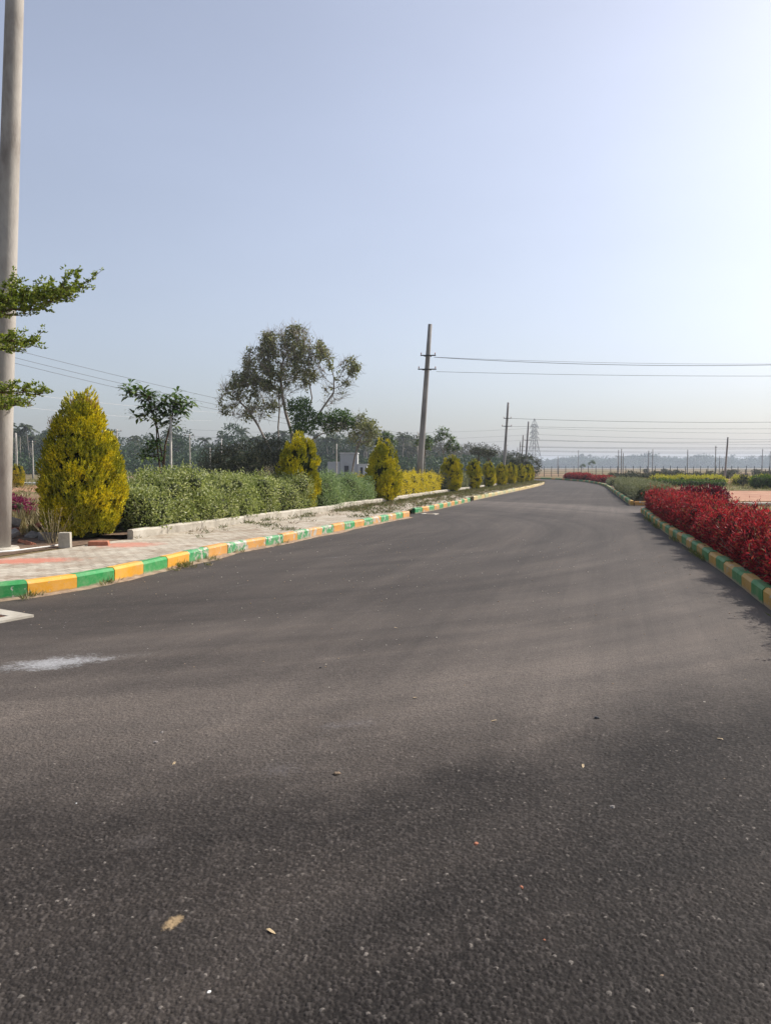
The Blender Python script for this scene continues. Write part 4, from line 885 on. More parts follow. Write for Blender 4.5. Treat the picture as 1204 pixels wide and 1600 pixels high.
st = thing("wooden_stake", "straight pale stake standing beside the two crowned sapling", "stake", (-5.20, 17.85, .17)); mb = MB(); mb.tube([(0, 0, -.1), (0.01, 0, 1.3), (0.03, 0, 2.62)], [.034, .032, .028], 8); mb.build("pole", M['palebark'], st)
ms = thing("sapling_tree", "x", "tree", (0, 0, 0)); sapling(ms, [((0, 0, 2.9), (.5, .5, .42), 22), ((-.45, 0, 2.6), (.35, .35, .3), 12), ((.45, .1, 2.7), (.35, .35, .3), 12)], [[(0, 0, 0), (.02, 0, 1.2), (0, 0, 2.3), (0, 0, 2.9)], [(0, 0, 1.9), (-.45, 0, 2.6)], [(0, 0, 1.8), (.45, .1, 2.7)]], 8, L=.30, W=.09, nr=8)
GS = "small leafy trees behind the golden cypress row"
for k, (x, y, s_, sw, lb) in enumerate(((0.0, 46, 1.10, 1.0, "small leafy tree just behind the pointed golden cypress"), (2.65, 50, 1.12, 1.25, "small leafy tree directly behind the leaning concrete pole"),
        (3.75, 47.5, 1.22, 1.0, "taller small leafy tree right of the leaning concrete pole"), (4.45, 49.5, 1.0, .95, "lower small leafy tree close right of the taller one beyond the leaning pole"))):
    o = ms if k == 0 else copy_tree(ms); o.location = (x, y, .17); o.scale = (sw, sw, s_); o.rotation_euler = (0, 0, k * 1.7); o['label'] = lb; o['group'] = GS
def flat_tree(loc, h, w, label, group=None, seed=1, mat='scrub'):
    g = np.random.default_rng(seed); r_ = thing("flat_topped_tree", label, "tree", loc, 0, group); mb = MB()
    C = [(g.uniform(-.5, .5) * w, g.uniform(-.4, .4) * w, h - .35 + g.uniform(-.1, .15)) for _ in range(7)]; Rr = [(w * .28, w * .28, .32)] * 7
    blob_leaves(mb, C, Rr, 130, .16, .08, shell=(.4, 1.1), spread=.9, g=g); mb.build("crown", M[mat], r_)
    tb = MB(); tb.tube([(0, 0, -.1), (0, 0, h * .6), (.1, 0, h - .4)], [.05, .04, .02], 6); [tb.tube([(0, 0, h * .6), tuple(c)], [.025, .012], 4) for c in C]; tb.build("trunk", M['barkd'], r_)
flat_tree((9.3, 74, .1), 3.35, 1.2, "small flat topped tree on a thin trunk behind the cypress row, left of a pair", "pair of flat topped trees behind the row", 3)
flat_tree((10.5, 75, .1), 3.15, 1.1, "small flat topped tree on a thin trunk behind the cypress row, right of a pair", "pair of flat topped trees behind the row", 4)
bush("low_tree", "dark low spreading tree behind the last golden cypresses, below the row of poles", "tree", (15.3, 84, .1), (2.3, 1.6, 2.7), M['scrub'], (.2, .1), 45, 55, 12)
for x, y, sz, lb in ((31.0, 116, .66, "left of two small trees standing at the far fence"), (33.0, 118, .84, "right and taller of two small trees standing at the far fence")):
    o = copy_tree(ms); o.location = (x, y, 0); o.scale = (sz, sz, sz); o['label'] = lb; o['group'] = "pair of small trees at the far fence"

# layered tree whose branches reach in from the left
lt = thing("layered_tree", "tree with flat leafy tiers reaching in from the left edge before the pole", "tree", (-6.75, 10.35, .17))
g = np.random.default_rng(3); tw = MB(); lf = MB()
tw.tube([(0, 0, -.1), (.03, 0, 1.2), (.0, 0, 2.6), (.05, 0, 4.3), (.02, 0, 5.2)], [.06, .05, .04, .025, .01], 8)
def tier(a, b, zr, bow=.1, dens=1.0, wid=.42):
    a = np.array(a, float); b = np.array(b, float); n = 14; P = [a + (b - a) * t + np.array([0, 0, bow * math.sin(t * 3.1)]) + g.normal(0, .012, 3) for t in np.linspace(0, 1, n)]
    tw.tube(P, np.linspace(.036, .005, n), 5); ax = unit(b - a); sd_ = unit(np.cross(ax, [0, 0, 1.0]))
    K = []
    for k in range(2, n):
        for s in (-1, 1):
            for rep in range(2):
                ln = wid * (1 - .25 * k / n) * g.uniform(.5, 1.1); d = unit(ax * g.uniform(.5, .9) + sd_ * s * g.uniform(.3, 1) + np.array([0, 0, g.uniform(-.25, .7)])); q = P[k] + g.normal(0, .02, 3)
                e = q + d * ln; tw.tube([q, (q + e) / 2 + g.normal(0, .01, 3), e], [.009, .006, .003], 3)
                for t in np.arange(.15, 1.01, .07 / dens / ln * .55): K.append(q + (e - q) * t + g.normal(0, .018, 3))
    K = np.array(K); m = 7
    for _ in range(m):
        d = g.normal(0, 1, K.shape); d[:, 2] = np.abs(d[:, 2]) * .8; leaves(lf, K + g.normal(0, .012, K.shape), d, .046, .027, g=g)
tier((.02, 0, 3.22), (2.62, -.35, 3.80), 0, .05, 1.3, .5)
tier((.9, -.1, 3.5), (2.5, -.5, 3.60), 0, .05, 1.2, .4)
tier((.02, 0, 3.12), (2.2, -.6, 3.42), 0, .12, 1, .35)
tier((.0, 0, 3.1), (1.78, .1, 3.12), 0, .06, 1, .34)
tier((.0, 0, 2.9), (1.75, -.25, 3.0), 0, .0, 1, .3)
tier((.0, 0, 2.25), (1.85, .0, 2.42), 0, .08, 1, .34)
tier((.0, 0, 2.0), (1.7, -.3, 2.22), 0, .05, 1, .28)
for k in range(9):
    a = R(60 + k * 27); tier((0, 0, 2.2 + .33 * k), (math.cos(a) * (1.9 - .13 * k), math.sin(a) * (1.9 - .13 * k), 2.4 + .36 * k), 0, .05, .55, .35)
tw.build("branches", M['barkd'], lt); lf.build("foliage", M['term'], lt)

# ------------------------------------------------------------------ the big half bare tree
def big_tree():
    root = thing("half_bare_tree", "big half bare tree with many grey limbs and sparse olive leaves behind the hedge", "tree", (-5.75, 45, .15))
    g = np.random.default_rng(9); A = []
    for cx, cz, rx, rz, n in ((-1.9, 7.0, 1.2, 1.4, 220), (-.9, 8.3, 1.0, 1.3, 200), (.35, 8.5, 1.0, 1.3, 200), (.2, 7.0, 1.4, 1.4, 240), (1.7, 7.6, 1.1, 1.3, 180), (-3.2, 5.9, 1.0, 1.1, 90), (-3.9, 5.3, .6, 1.0, 50), (-2.4, 4.6, 1.5, .5, 40), (3.4, 7.0, .8, 1.0, 60), (2.6, 5.6, .9, .8, 30), (2.9, 3.9, 1.5, .6, 60), (-1.2, 5.6, 1.3, .9, 60)):
        D = sphere_dirs(n, g) * g.uniform(.15, 1, (n, 1)) ** .5; A.append(np.stack([cx + D[:, 0] * rx, D[:, 1] * rx * .9, cz + D[:, 2] * rz], 1))
    A = np.concatenate(A)
    tr = [[(0, 0, -.1), (0, 0, .5), (0.0, 0, 1.0)],
          [1, (-.35, 0, 1.0), (-.6, .1, 1.8), (-.75, .1, 2.7), (-.8, .2, 3.7), (-.7, .2, 4.8), (-.75, .1, 5.9)],
          [2, (0.1, 0, 1.8), (.15, 0, 2.6), (.0, 0, 3.5), (-.3, 0, 4.5), (-.5, 0, 5.5), (-.6, 0, 6.5)],
          [2, (.25, -.1, 1.6), (.55, -.1, 2.5), (.75, 0, 3.4), (1.0, 0, 4.4), (1.3, 0, 5.4)],
          [1, (-.5, .1, .9), (-1.0, .1, 1.8), (-1.5, .1, 2.8), (-2.0, .1, 3.8), (-2.6, .1, 4.7), (-3.1, 0, 5.2)],
          [11, (.6, -.1, 2.4), (1.2, -.2, 2.9), (1.9, -.2, 3.3), (2.7, -.3, 3.5)],
          [17, (1.4, 0, 4.0), (2.0, 0, 4.9), (2.6, 0, 5.7)]]
    N, par = colonize(A, tr, .22, 2.6, .28, 90, g=g)
    tb = MB(); r, ch = skeleton(tb, N, par, .010, 2.15, nside=6, rmax=.17)
    tips = np.array([i for i in range(len(N)) if r[i] < .025]); tt = g.choice(tips, 3600)
    for i in tt:
        p = N[i]; v = unit(N[i] - N[par[i]]) if par[i] >= 0 else np.array([0, 0, 1]); d = unit(v + g.normal(0, .5, 3) + [0, 0, .25]); l = g.uniform(.25, .8)
        tb.tube([p, p + d * l * .5 + g.normal(0, .03, 3), p + unit(d + g.normal(0, .25, 3)) * l], [.010, .008, .004], 3, cap=False)
    tb.build("limbs", M['bark'], root)
    lb = MB(); cl = g.choice(tips, 42); ok = []
    for c in g.choice(tips, 2200):
        q = np.min(np.linalg.norm(N[cl] - N[c], axis=1)); z = N[c][2]
        if z > 3.3 and g.random() < np.clip(1.05 - q * 1.1, .05, 1) * np.clip((z - 3.0) / 3.2, .15, 1): ok.append(c)
    cen = np.array(ok); P = np.repeat(N[cen], 14, 0) + g.normal(0, .13, (len(cen) * 14, 3)); leaves(lb, P, g.normal(0, 1, P.shape) + [0, 0, -.4], .17, .10, g=g); lb.build("foliage", M['big'], root)
    cb = MB(); C = [(.5, -.9, 4.35), (1.1, -.9, 4.4), (1.7, -.8, 4.1), (.7, -.8, 3.8), (1.3, -1, 3.6), (2.2, -.8, 4.0), (2.8, -.7, 4.2), (3.3, -.7, 4.2), (2.4, -.7, 3.6), (3.1, -.6, 3.75), (.9, -.9, 4.9), (3.6, -.6, 3.9), (.6, -.8, 3.4), (.3, -.8, 4.8)]
    C = np.array(C) + [-.05, 0, .1]; blob_leaves(cb, C, np.tile([.46, .5, .38], (14, 1)), 130, .17, .08, shell=(.3, 1.15), up=-.2, spread=.9, g=g); cb.build("creeper", M['creeper'], root); root.scale = (1.0, 1.0, 1.035)
big_tree()
def lean_tree():
    root = thing("leaning_tree", "slim leaning trunk with a sparse crown at the right of the big half bare tree", "tree", (-2.15, 44.5, .15)); g = np.random.default_rng(4)
    D = sphere_dirs(150, g) * g.uniform(.3, 1, (150, 1)) ** .5; A = np.stack([.75 + D[:, 0] * 1.05, D[:, 1] * .8, 3.5 + D[:, 2] * 1.0], 1)
    N, par = colonize(A, [[(0, 0, -.1), (.1, 0, .9), (.25, 0, 1.8), (.4, 0, 2.4)]], .2, 2.5, .3, 40, g=g); tb = MB(); r, ch = skeleton(tb, N, par, .012, 2.0, nside=6, rmax=.13)
    tips = [i for i in range(len(N)) if not ch[i]]
    for i in g.choice(tips, 120):
        d = unit(g.normal(0, 1, 3)); tb.tube([N[i], N[i] + d * .25, N[i] + d * .45 + g.normal(0, .05, 3)], [.008, .006, .003], 3, cap=False)
    tb.build("trunk", M['bark'], root); lb = MB(); P = np.repeat(N[g.choice(tips, 80)], 22, 0); P = P + g.normal(0, .17, P.shape); leaves(lb, P, g.normal(0, 1, P.shape), .14, .085, g=g); lb.build("foliage", M['big'], root)
lean_tree()
bush("scrub_thicket", "dark scrub thicket at the left foot of the big half bare tree", "shrub", (-8.3, 43, .15), (2.6, 1.8, 2.3), M['scrub'], (.13, .06), 110, 61, 18, "dark scrub round the big tree")
bush("scrub_thicket", "taller dark scrub thicket close against the big half bare tree's trunk", "shrub", (-6.7, 43.6, .15), (1.3, 1.3, 2.7), M['scrub'], (.13, .06), 110, 62, 12, "dark scrub round the big tree")
def dry_bush(loc, s_, label, seed, group):
    g = np.random.default_rng(seed); root = thing("dry_bush", label, "bush", loc, 0, group); mb = MB(); lb = MB()
    for k in range(70):
        a = g.uniform(0, 6.28); e = np.array([math.cos(a) * g.uniform(.2, 1) * s_, math.sin(a) * g.uniform(.2, 1) * s_, g.uniform(.4, 1.3) * s_]); mb.tube([(0, 0, 0), e * .5 + g.normal(0, .06, 3), e], [.012, .008, .003], 3)
        P = e * g.uniform(.5, 1, (12, 1)) + g.normal(0, .05, (12, 3)); leaves(lb, P, g.normal(0, 1, (12, 3)), .10, .035, g=g)
    mb.build("stems", M['twig'], root); lb.build("foliage", M['straw'], root)
dry_bush((-6.3, 41.5, .15), 1.2, "dry brown brush between hedge and the big half bare tree", 71, "dry brush")

# ------------------------------------------------------------------ concrete poles
def pole(loc, H, d0, d1, lean, label, arms=(), group="concrete poles along the left bed", base=False, name="concrete_pole", mat='poled', n=16, armlen=.9):
    r_ = thing(name, label, "pole", loc, 0, group); mb = MB(); k = 6
    top = np.array([math.tan(R(lean[0])) * H, math.tan(R(lean[1])) * H, H])
    mb.tube([top * t + [0, 0, -.3 * (t == 0)] for t in np.linspace(0, 1, k)], np.linspace(d0 / 2, d1 / 2, k), n); mb.build("shaft", M[mat], r_)
    for z, ln in arms:
        c = top * (z / H); a = MB(); a.box((c[0], c[1] - d0 * .4, c[2]), (ln, .045, .05)); a.box((c[0], c[1] + d0 * .4, c[2]), (ln * .5, .035, .04)); am = a.build("crossarm", M['dark'], r_)
        for s in (-1, 1):
            q = MB(); q.tube([(c[0] + s * ln * .45, c[1] - d0 * .4, c[2] + .035), (c[0] + s * ln * .45, c[1] - d0 * .4, c[2] + .09), (c[0] + s * ln * .45, c[1] - d0 * .4, c[2] + .14)], [.02, .03, .015], 8); q.build("insulator", M['porc'], am)
    if base: q = MB(); q.tube([(0, 0, -.02), (0, 0, .05)], [d0 * .95, d0 * .85], 14); q.build("footing", M['conc'], r_)
    return r_, top
p0, _ = pole((-6.42, 12.15, .18), 10.6, .36, .25, (3.55, 0), "huge concrete pole at the left edge of the photo, nearest of all", base=True, mat='pole')
P2, P2t = pole((1.62, 36.6, .2), 8.35, .345, .20, (3.9, 0), "leaning concrete pole standing in the golden hedge, with two crossarms", arms=((6.82, .75), (6.15, .9)))
P3, P3t = pole((10.5, 66, .15), 7.15, .28, .18, (3.3, 0), "concrete pole rising behind the middle golden cypresses, second in the row after the leaning one", arms=((5.75, .7), (5.05, .9)))
P4, P4t = pole((17.9, 95, .0), 7.4, .29, .19, (3.4, 0), "concrete pole just left of the pylon, third after the leaning one", arms=((5.0, .8),))
pole((23.8, 130, 0), 7.2, .30, .2, (3.0, 0), "thin distant concrete pole left of the pylon, fourth after the leaning one", arms=((5.2, .8),))
pole((28.9, 160, 0), 7.1, .30, .2, (2.0, 0), "distant concrete pole nearly hidden beside the fourth, fifth in the row", arms=((5.2, .8),))
pole((33.9, 190, 0), 6.7, .60, .1, (0, 0), "farthest pole of the row, thick foot and pointed tip", n=8)
# poles on the right: (x, y, height, lean, label)
GPR = "thin poles scattered over the right plots"
for x, y, H, ln, d, lb in ((34.0, 74, 4.35, 3.0, .20, "tallest looking pole at right, leaning slightly beside the yellow bushes"),
        (41.5, 130, 4.6, 0, .18, "thin pole at right, left of a close pair near the far fence"), (47.3, 150, 4.9, 0, .20, "thin pole beside its shorter twin, left pair on the right plots"), (48.9, 152, 4.3, 0, .20, "shorter twin pole of the left pair on the right plots"),
        (53.4, 150, 4.7, 0, .20, "left pole of the middle pair on the right plots"), (54.6, 151, 5.0, 0, .2, "right pole of the middle pair on the right plots"), (69.5, 170, 5.4, 0, .25, "single pole in the middle of the right plots"),
        (80.4, 180, 6.6, 0, .26, "pale pole right of centre among the right plots"), (88.5, 170, 5.0, 0, .2, "short thin pole near the right edge plots"), (102, 200, 6.4, 0, .22, "pale pole farthest to the right"), (42, 180, 4.0, 0, .22, "small thin pole between the fence trees and the left pair"),
        (78.3, 300, 8.3, 0, .3, "distant thin pole against the far wood"), (95, 210, 4.6, 0, .25, "squat thin pole before the far wood at right"), (27.8, 170, 6.8, 0, .22, "thin pole right of the pylon above the far bend")):
    pole((x, y, 0), H + 0.2, d, d * .75, (ln, 0), lb, arms=((H - .25, .55),) if H > 6.3 else (), group=GPR, n=8, name="distant_pole")
GPL = "thin utility poles beyond the left hedge"
for x, y, H, lb, arm in ((-27.2, 75, 5.3, "thin pale pole behind the largest cypress, with small crossarm", 1.0), (-24.6, 93, 5.6, "thin pole with crossarm seen over the variegated hedge", 1.2), (-22.3, 94, 3.9, "short thin pole right of the crossarm pole over the hedge", .6),
        (-21.5, 97, 5.2, "thicker short pole left of the scrub thicket", .0), (-42.5, 85, 5.4, "left pale pole of a close pair beyond the small cypress", 0), (-41.9, 84, 5.3, "right pale pole of a close pair beyond the small cypress", 0), (-42, 88, 4.6, "lower pole with short arms right of the close pale pair", .8)):
    pole((x, y, .1), H, .17, .12, (0, 0), lb, arms=((H - .2, arm),) if arm else (), group=GPL, n=8, name="distant_pole", mat='palebark')
for x, y, H, lb in ((-4.1, 62, 3.4, "thin pale pole in front of the white building"), (-4.4 + 4.4 + 0.3, 85, 4.0, "thin pole right of the white building"), (4.0, 80, 5.3, "thin dark pole beside the taller small leafy tree"), (5.8, 110, 6.3, "thin pole with double arms before the grey trees"), (3.4, 78, 5.2, "pale thin pole left of the fourth cypress")):
    pole((x, y, .1), H, .13, .10, (0, 0), lb, arms=((H - .3, .8),) if H > 5.2 else (), group=GPL, n=8, name="distant_pole", mat='palebark' if y < 80 else 'pole')

# pylon
def pylon(loc, H, label):
    r_ = thing("pylon", label, "pylon", loc, R(20)); b = H * .135; wst = H * .035
    def hw(z): return b + (wst - b) * min(1, z / (H * .62)) if z < H * .62 else wst * (1 - .0 * z)
    zs = [0, .16, .30, .42, .52, .62, .69, .76, .83, .89]; L = MB(); B_ = MB()
    for sx in (-1, 1):
        for sy in (-1, 1):
            q = MB(); q.tube([(sx * hw(z * H), sy * hw(z * H), z * H) for z in zs] + [(0, 0, H)], [.15] * 8 + [.11] * 3, 4); q.build("leg", M['steel'], r_)
    for a, c in zip(zs[:-1], zs[1:]):
        wa, wc = hw(a * H), hw(c * H)
        for (x0, y0, x1, y1) in ((-1, -1, 1, -1), (1, -1, 1, 1), (1, 1, -1, 1), (-1, 1, -1, -1)):
            B_.bar((x0 * wa, y0 * wa, a * H), (x1 * wc, y1 * wc, c * H), .07, n=3); B_.bar((x1 * wa, y1 * wa, a * H), (x0 * wc, y0 * wc, c * H), .07, n=3); B_.bar((x0 * wc, y0 * wc, c * H), (x1 * wc, y1 * wc, c * H), .08, n=3)
    B_.build("bracing", M['steel'], r_)
    for z, ln in ((.62, .105), (.72, .09), (.84, .085)):
        q = MB(); e = ln * H
        for s in (-1, 1):
            for y in (-1, 1):
                q.bar((s * wst, y * wst, z * H), (s * e, 0, z * H + .1), .13, n=4); q.bar((s * wst, y * wst, (z + .045) * H), (s * e, 0, z * H + .1), .10, n=4)
        am = q.build("crossarm", M['steel'], r_)
        for s in (-1, 1): i = MB(); i.tube([(s * e, 0, z * H), (s * e, 0, z * H - 1.0)], [.14, .14], 6); i.build("insulator", M['dark'], am)
    return r_
pylon((90, 448, 0), 31.0, "steel lattice pylon beyond the far bend of the road")
pylon((560, 1900, 0), 34.0, "second tiny pylon in the haze beyond the far wood")

# wires
def wire(a, b, sag, r, label, group, mat='wire'):
    a = np.array(a, float); b = np.array(b, float); t = np.linspace(0, 1, 25)[:, None]
    P = a + (b - a) * t; P[:, 2] -= (4 * sag * t * (1 - t))[:, 0]
    mb = MB(); mb.tube(P - a, [r] * 25, 4); o = mb.build("overhead_wire", M[mat], None, tuple(a)); tag(o, label, "wire", group)
GW = "overhead wires crossing the road"
def xat(px, D): return (px - 602) / 1150 * D
def zat(v, D): return 1.55 + (730 - v) * D / 1150
# crossings of the road: each span ends on a pole outside the picture
rows = [((2.4, 36.6, 6.95), (33, 38.0, 7.45), .55, .014, "upper wire of the span leaving the leaning pole's top crossarm"), ((2.4, 36.9, 7.0), (33, 40, 7.35), .30, .008, "thin topmost wire beside the upper span of the leaning pole"),
        ((2.5, 36.6, 6.25), (33, 38.5, 6.45), .20, .010, "lower wire of the span leaving the leaning pole"),
        ((10.9, 66, 5.90), (58, 70, 6.45), .5, .018, "wire leaving the second pole's top crossarm across the road"), ((10.9, 66, 5.2), (58, 70, 5.55), .3, .012, "fainter lower wire leaving the second pole"),
        ((18.3, 95, 5.0), (82, 104, 5.9), .5, .022, "wire leaving the third pole across the right plots"), ((18.3, 95, 4.2), (82, 104, 4.9), .35, .018, "lower wire leaving the third pole across the right plots"),
        ((24.2, 130, 5.1), (110, 140, 5.9), .6, .028, "wire leaving the fourth pole over the right plots"), ((24.2, 130, 4.4), (110, 140, 5.0), .6, .022, "lower wire leaving the fourth pole over the right plots"),
        ((29.2, 160, 5.2), (135, 170, 5.9), .6, .030, "wire leaving the fifth pole over the right plots"), ((29.2, 160, 4.2), (135, 170, 4.9), .6, .024, "lowest wire leaving the fifth pole over the right plots")]
for a, b, s_, r_, lb in rows: wire(a, b, s_, r_, lb, GW)
for k, (z0, z1) in enumerate(((26.1, 24.4), (22.3, 20.2), (19.2, 17.0))):
    wire((92, 448, z0 - 1), (420, 500, z1 + 3), 3.0, .085, ["top", "middle", "bottom"][k] + " pylon line running off to the right", "pylon lines")
    wire((88, 448, z0 - 1), (-120, 420, z1 - 1), 3.0, .06, ["top", "middle", "bottom"][k] + " pylon line running to the left behind the poles", "pylon lines")
for k, (x0, z0, x1, z1) in enumerate(((-28.5, 10.25, 6.8, 4.3), (-28.5, 9.75, 6.8, 3.8), (-28.5, 9.4, 6.8, 3.35))):
    wire((x0, 45, z0), (x1, 75, z1), .75, .013, ["uppermost", "middle", "lowest"][k] + " of three wires sloping down behind the big half bare tree", "sloping wires at left")
wire((-26, 38, 6.35), (-12, 60, 5.9), .3, .011, "pale wire crossing behind the top of the largest cypress", "pale wires at left", 'wirel')
wire((-26, 38, 5.55), (-14, 60, 5.3), .3, .008, "fainter pale wire below, left of the largest cypress", "pale wires at left", 'wirel')
wire((-55, 85, 5.9), (-24.6, 93, 5.5), .5, .014, "grey wire low over the left wood, by the largest cypress", "pale wires at left")
wire((-24.6, 93, 5.5), (6, 110, 6.0), .6, .012, "grey wire low over the left wood, behind the sapling", "pale wires at left")

# ------------------------------------------------------------------ fences
def fence(a, b, n, h, label, group, wires=5, z0=0.0, r=.05, mat='dark', thick=.014):
    a = np.array(a, float); b = np.array(b, float); root = thing("wire_fence", label, "fence", (a[0], a[1], z0), 0, group)
    d = b - a; ps = MB(); ps.tube([(0, 0, -.2), (0, 0, h)], [r, r], 4); me = None
    for k in range(n + 1):
        if me is None: o = ps.build("fence_post", M[mat], root); me = o.data
        else: o = bpy.data.objects.new("fence_post", me); COL.objects.link(o); o.parent = root
        q = d * k / n; o.location = (q[0] + random.uniform(-.1, .1), q[1], random.uniform(-.08, .04)); o.rotation_euler = (random.uniform(-.03, .03), random.uniform(-.03, .03), 0)
    w_ = MB()
    for k in range(wires): z = h * (k + .7) / wires * .95; w_.bar((0, 0, z), (d[0], d[1], z), thick, n=3)
    w_.build("fence_wires", M[mat], root)
fence((26, 121), (78, 117), 44, 1.75, "dark post and wire fence behind the far road bend and red hedges", "field fences", 5)
fence((78.5, 117), (130, 112), 40, 1.75, "dark post and wire fence behind the right plots", "field fences", 5)
fence((-8, 118), (25, 121), 26, 1.6, "dark post and wire fence behind the last golden cypresses", "field fences", 5)
fence((-60, 88), (-9, 100), 60, 1.35, "dark wire fence behind the left hedges below the palm wood", "field fences", 5, z0=.05)
fence((40, 92), (96, 86), 24, 1.3, "nearer short post fence across the right plots", "field fences", 3)

# far left pale kerb with yellow post, soil bank
kerb("concrete_kerb", [(-36, 58), (-21, 60)], "pale distant kerb line beside the small distant cypress at left", lambda i: (M['wallw'], None), 2.0, h=.30, wdt=.3, zoff=.05, group="plain concrete bed kerbs")
sheet("bare_plot", [(-40, 40), (-12, 42), (-14, 57.5), (-38, 56)], .169, M['redsoil'])
ky = thing("marker_stone", "small orange painted marker stone on the pale distant kerb at left", "marker stone", (-21.3, 50.2, .165)); mb = MB(); mb.box((0, 0, .26), (.42, .3, .52), top=.85); mb.build("block", M['yellow'], ky)

# ------------------------------------------------------------------ buildings
def building():
    r_ = thing("white_building", "low white and grey building seen between the leaning trunk and the pointed cypress", "building", (-6.1, 100, 0))
    mb = MB(); mb.box((.9 - 1.7, 0, 1.15), (1.6, 3, 2.3)); mb.build("side_wing", M['wallg'], r_)
    mb = MB(); mb.box((1.2, .5, 1.7), (2.3, 4, 3.4)); mb.build("main_block", M['wallg'], r_)
    mb = MB(); mb.box((3.0, 0.3, .95), (1.25, 3, 1.9)); mb.build("porch_block", M['wallw'], r_)
    mb = MB(); mb.box((1.2, .5, 3.44), (2.5, 4.2, .1)); mb.build("roof", M['wallw'], r_)
    mb = MB(); mb.box((3.05, .3, 1.95), (1.5, 3.3, .1)); mb.build("porch_roof", M['wallw'], r_)
    for x, w_, z, h in ((.9, .55, 1.0, 1.5), (2.9, .35, .9, 1.3)):
        q = MB(); q.box((x, -1.53 if x < 2 else -1.22, z), (w_, .06, h)); q.build("door", M['dark_panel'], r_)
building()

# ------------------------------------------------------------------ far trees
def far_tree(seed, H, w_, mat, lsz=.55, dens=3.2):
    g = np.random.default_rng(seed); r_ = thing("woodland_tree", "x", "tree"); n = 16
    C = []; Rr = []
    for k in range(n):
        t = g.uniform(0, 1); a = g.uniform(0, 6.28); rad = w_ * .5 * math.sqrt(g.uniform(0, 1)) * (1 - .55 * t); C.append((math.cos(a) * rad, math.sin(a) * rad, H * (.32 + .55 * t))); s = w_ * g.uniform(.16, .27); Rr.append((s, s, s * .85))
    mb = MB(); blob_leaves(mb, C, Rr, dens, lsz, lsz * .6, shell=(.5, 1.12), up=.2, spread=.9, g=g); mb.build("crown", M[mat], r_)
    tb = MB(); tb.tube([(0, 0, -.3), (.1, 0, H * .35), (0, 0, H * .6)], [.28, .2, .1], 6)
    for c in C[:7]: tb.tube([(0, 0, H * .33), tuple(np.array(c) * [.5, .5, .85]), tuple(c)], [.12, .08, .03], 4)
    tb.build("trunk", M['barkd'], r_); return r_
def palm(seed, H, nf=20):
    g = np.random.default_rng(seed); r_ = thing("coconut_palm", "x", "palm"); tb = MB(); bx, by = g.uniform(-.6, .6, 2)
    tb.tube([(0, 0, -.3), (bx * .3, by * .3, H * .5), (bx, by, H)], [.22, .16, .12], 6); tb.build("trunk", M['bark'], r_)
    mb = MB(); top = np.array([bx, by, H])
    for k in range(nf):
        a = k * 2.4 + g.uniform(-.2, .2); el = g.uniform(-.55, 1.25); L = g.uniform(2.4, 3.4); n = 10; P = []
        for t in np.linspace(0, 1, n): P.append(top + np.array([math.cos(a), math.sin(a), 0]) * L * t * math.cos(el * .8) + np.array([0, 0, 1]) * (L * t * math.sin(el) - 1.7 * t * t))
        P = np.array(P); mb.tube(P, np.linspace(.04, .012, n), 3, cap=False); s = np.array([-math.sin(a), math.cos(a), 0])
        for q in range(1, n):
            for sg in (-1, 1):
                for f in (0, .5):
                    b_ = P[q] - (P[q] - P[q - 1]) * f; d = unit(s * sg * .8 + unit(P[q] - P[q - 1]) * .5 + np.array([0, 0, -.55])); leaves(mb, b_[None], d[None], .75, .16, g=g)
    mb.build("fronds", M['palm'], r_); return r_
def scatter(protos, pts, labels, group, sc=(0.85, 1.15), ang=True):
    used = [False] * len(protos)
    for k, (x, y) in enumerate(pts):
        i = k % len(protos); o = protos[i] if not used[i] else copy_tree(protos[i]); used[i] = True
        s_ = random.uniform(*sc) if not isinstance(pts[k], tuple) or len(pts[k]) < 3 else 1
        o.location = (x, y, 0); o.scale = (s_, s_, s_ * random.uniform(.9, 1.1)); o.rotation_euler = (0, 0, random.uniform(0, 6.28)); o['label'] = labels; o['group'] = group
random.seed(5)
palms = [palm(50 + k, 9.5 + k * .9) for k in range(4)]
pp = []
for k in range(70):
    y = random.uniform(172, 225); px = random.choice([random.uniform(-10, 75), random.uniform(150, 470), random.uniform(480, 640)])
    if k < 12: px = random.uniform(5, 75); y = random.uniform(165, 190)
    pp.append(((px - 602) / 1150 * y, y))
scatter(palms, pp, "coconut palm standing in the hazy wood beyond the left fields", "coconut palms in the wood beyond the left fields", (.74, .96))
wt = [far_tree(80 + k, [8.5, 10, 7.5][k], [8, 9, 9][k], 'wood') for k in range(3)]
pp = []
for k in range(80):
    y = random.uniform(175, 240); px = -20 + k * 8.6 + random.uniform(-8, 8); pp.append(((px - 602) / 1150 * y, y))
scatter(wt, pp, "round crowned dark tree in the hazy wood beyond the left fields", "broadleaf trees in the wood beyond the left fields", (.85, 1.15))
wt2 = [far_tree(90 + k, [9.5, 8][k], [9, 10][k], ['wood2', 'wood2'][k]) for k in range(2)]
pp = [((px - 602) / 1150 * y, y) for px, y in ((640, 190), (660, 205), (678, 220), (694, 215), (709, 235), (724, 228), (738, 245), (752, 262), (768, 285), (788, 315))]
scatter(wt2, pp, "grey green tree in the clump between the leaning pole and the pylon", "trees in the clump between the leaning pole and the pylon", (.92, 1.12))
CL = ["hazy tree left of the leaning pole, behind the small leafy trees", "hazy tree directly behind the leaning pole's left side", "hazy tree seen just right of the leaning pole", "hazy tree behind the taller small leafy tree", "hazy tree above the fourth golden cypress",
      "pale hazy tree above the gap right of the fourth cypress", "hazy tree above the fifth golden cypress", "hazy tree behind the pair of flat topped trees", "smaller hazy tree just left of the second concrete pole", "farthest hazy tree, behind the foot of the second concrete pole"]
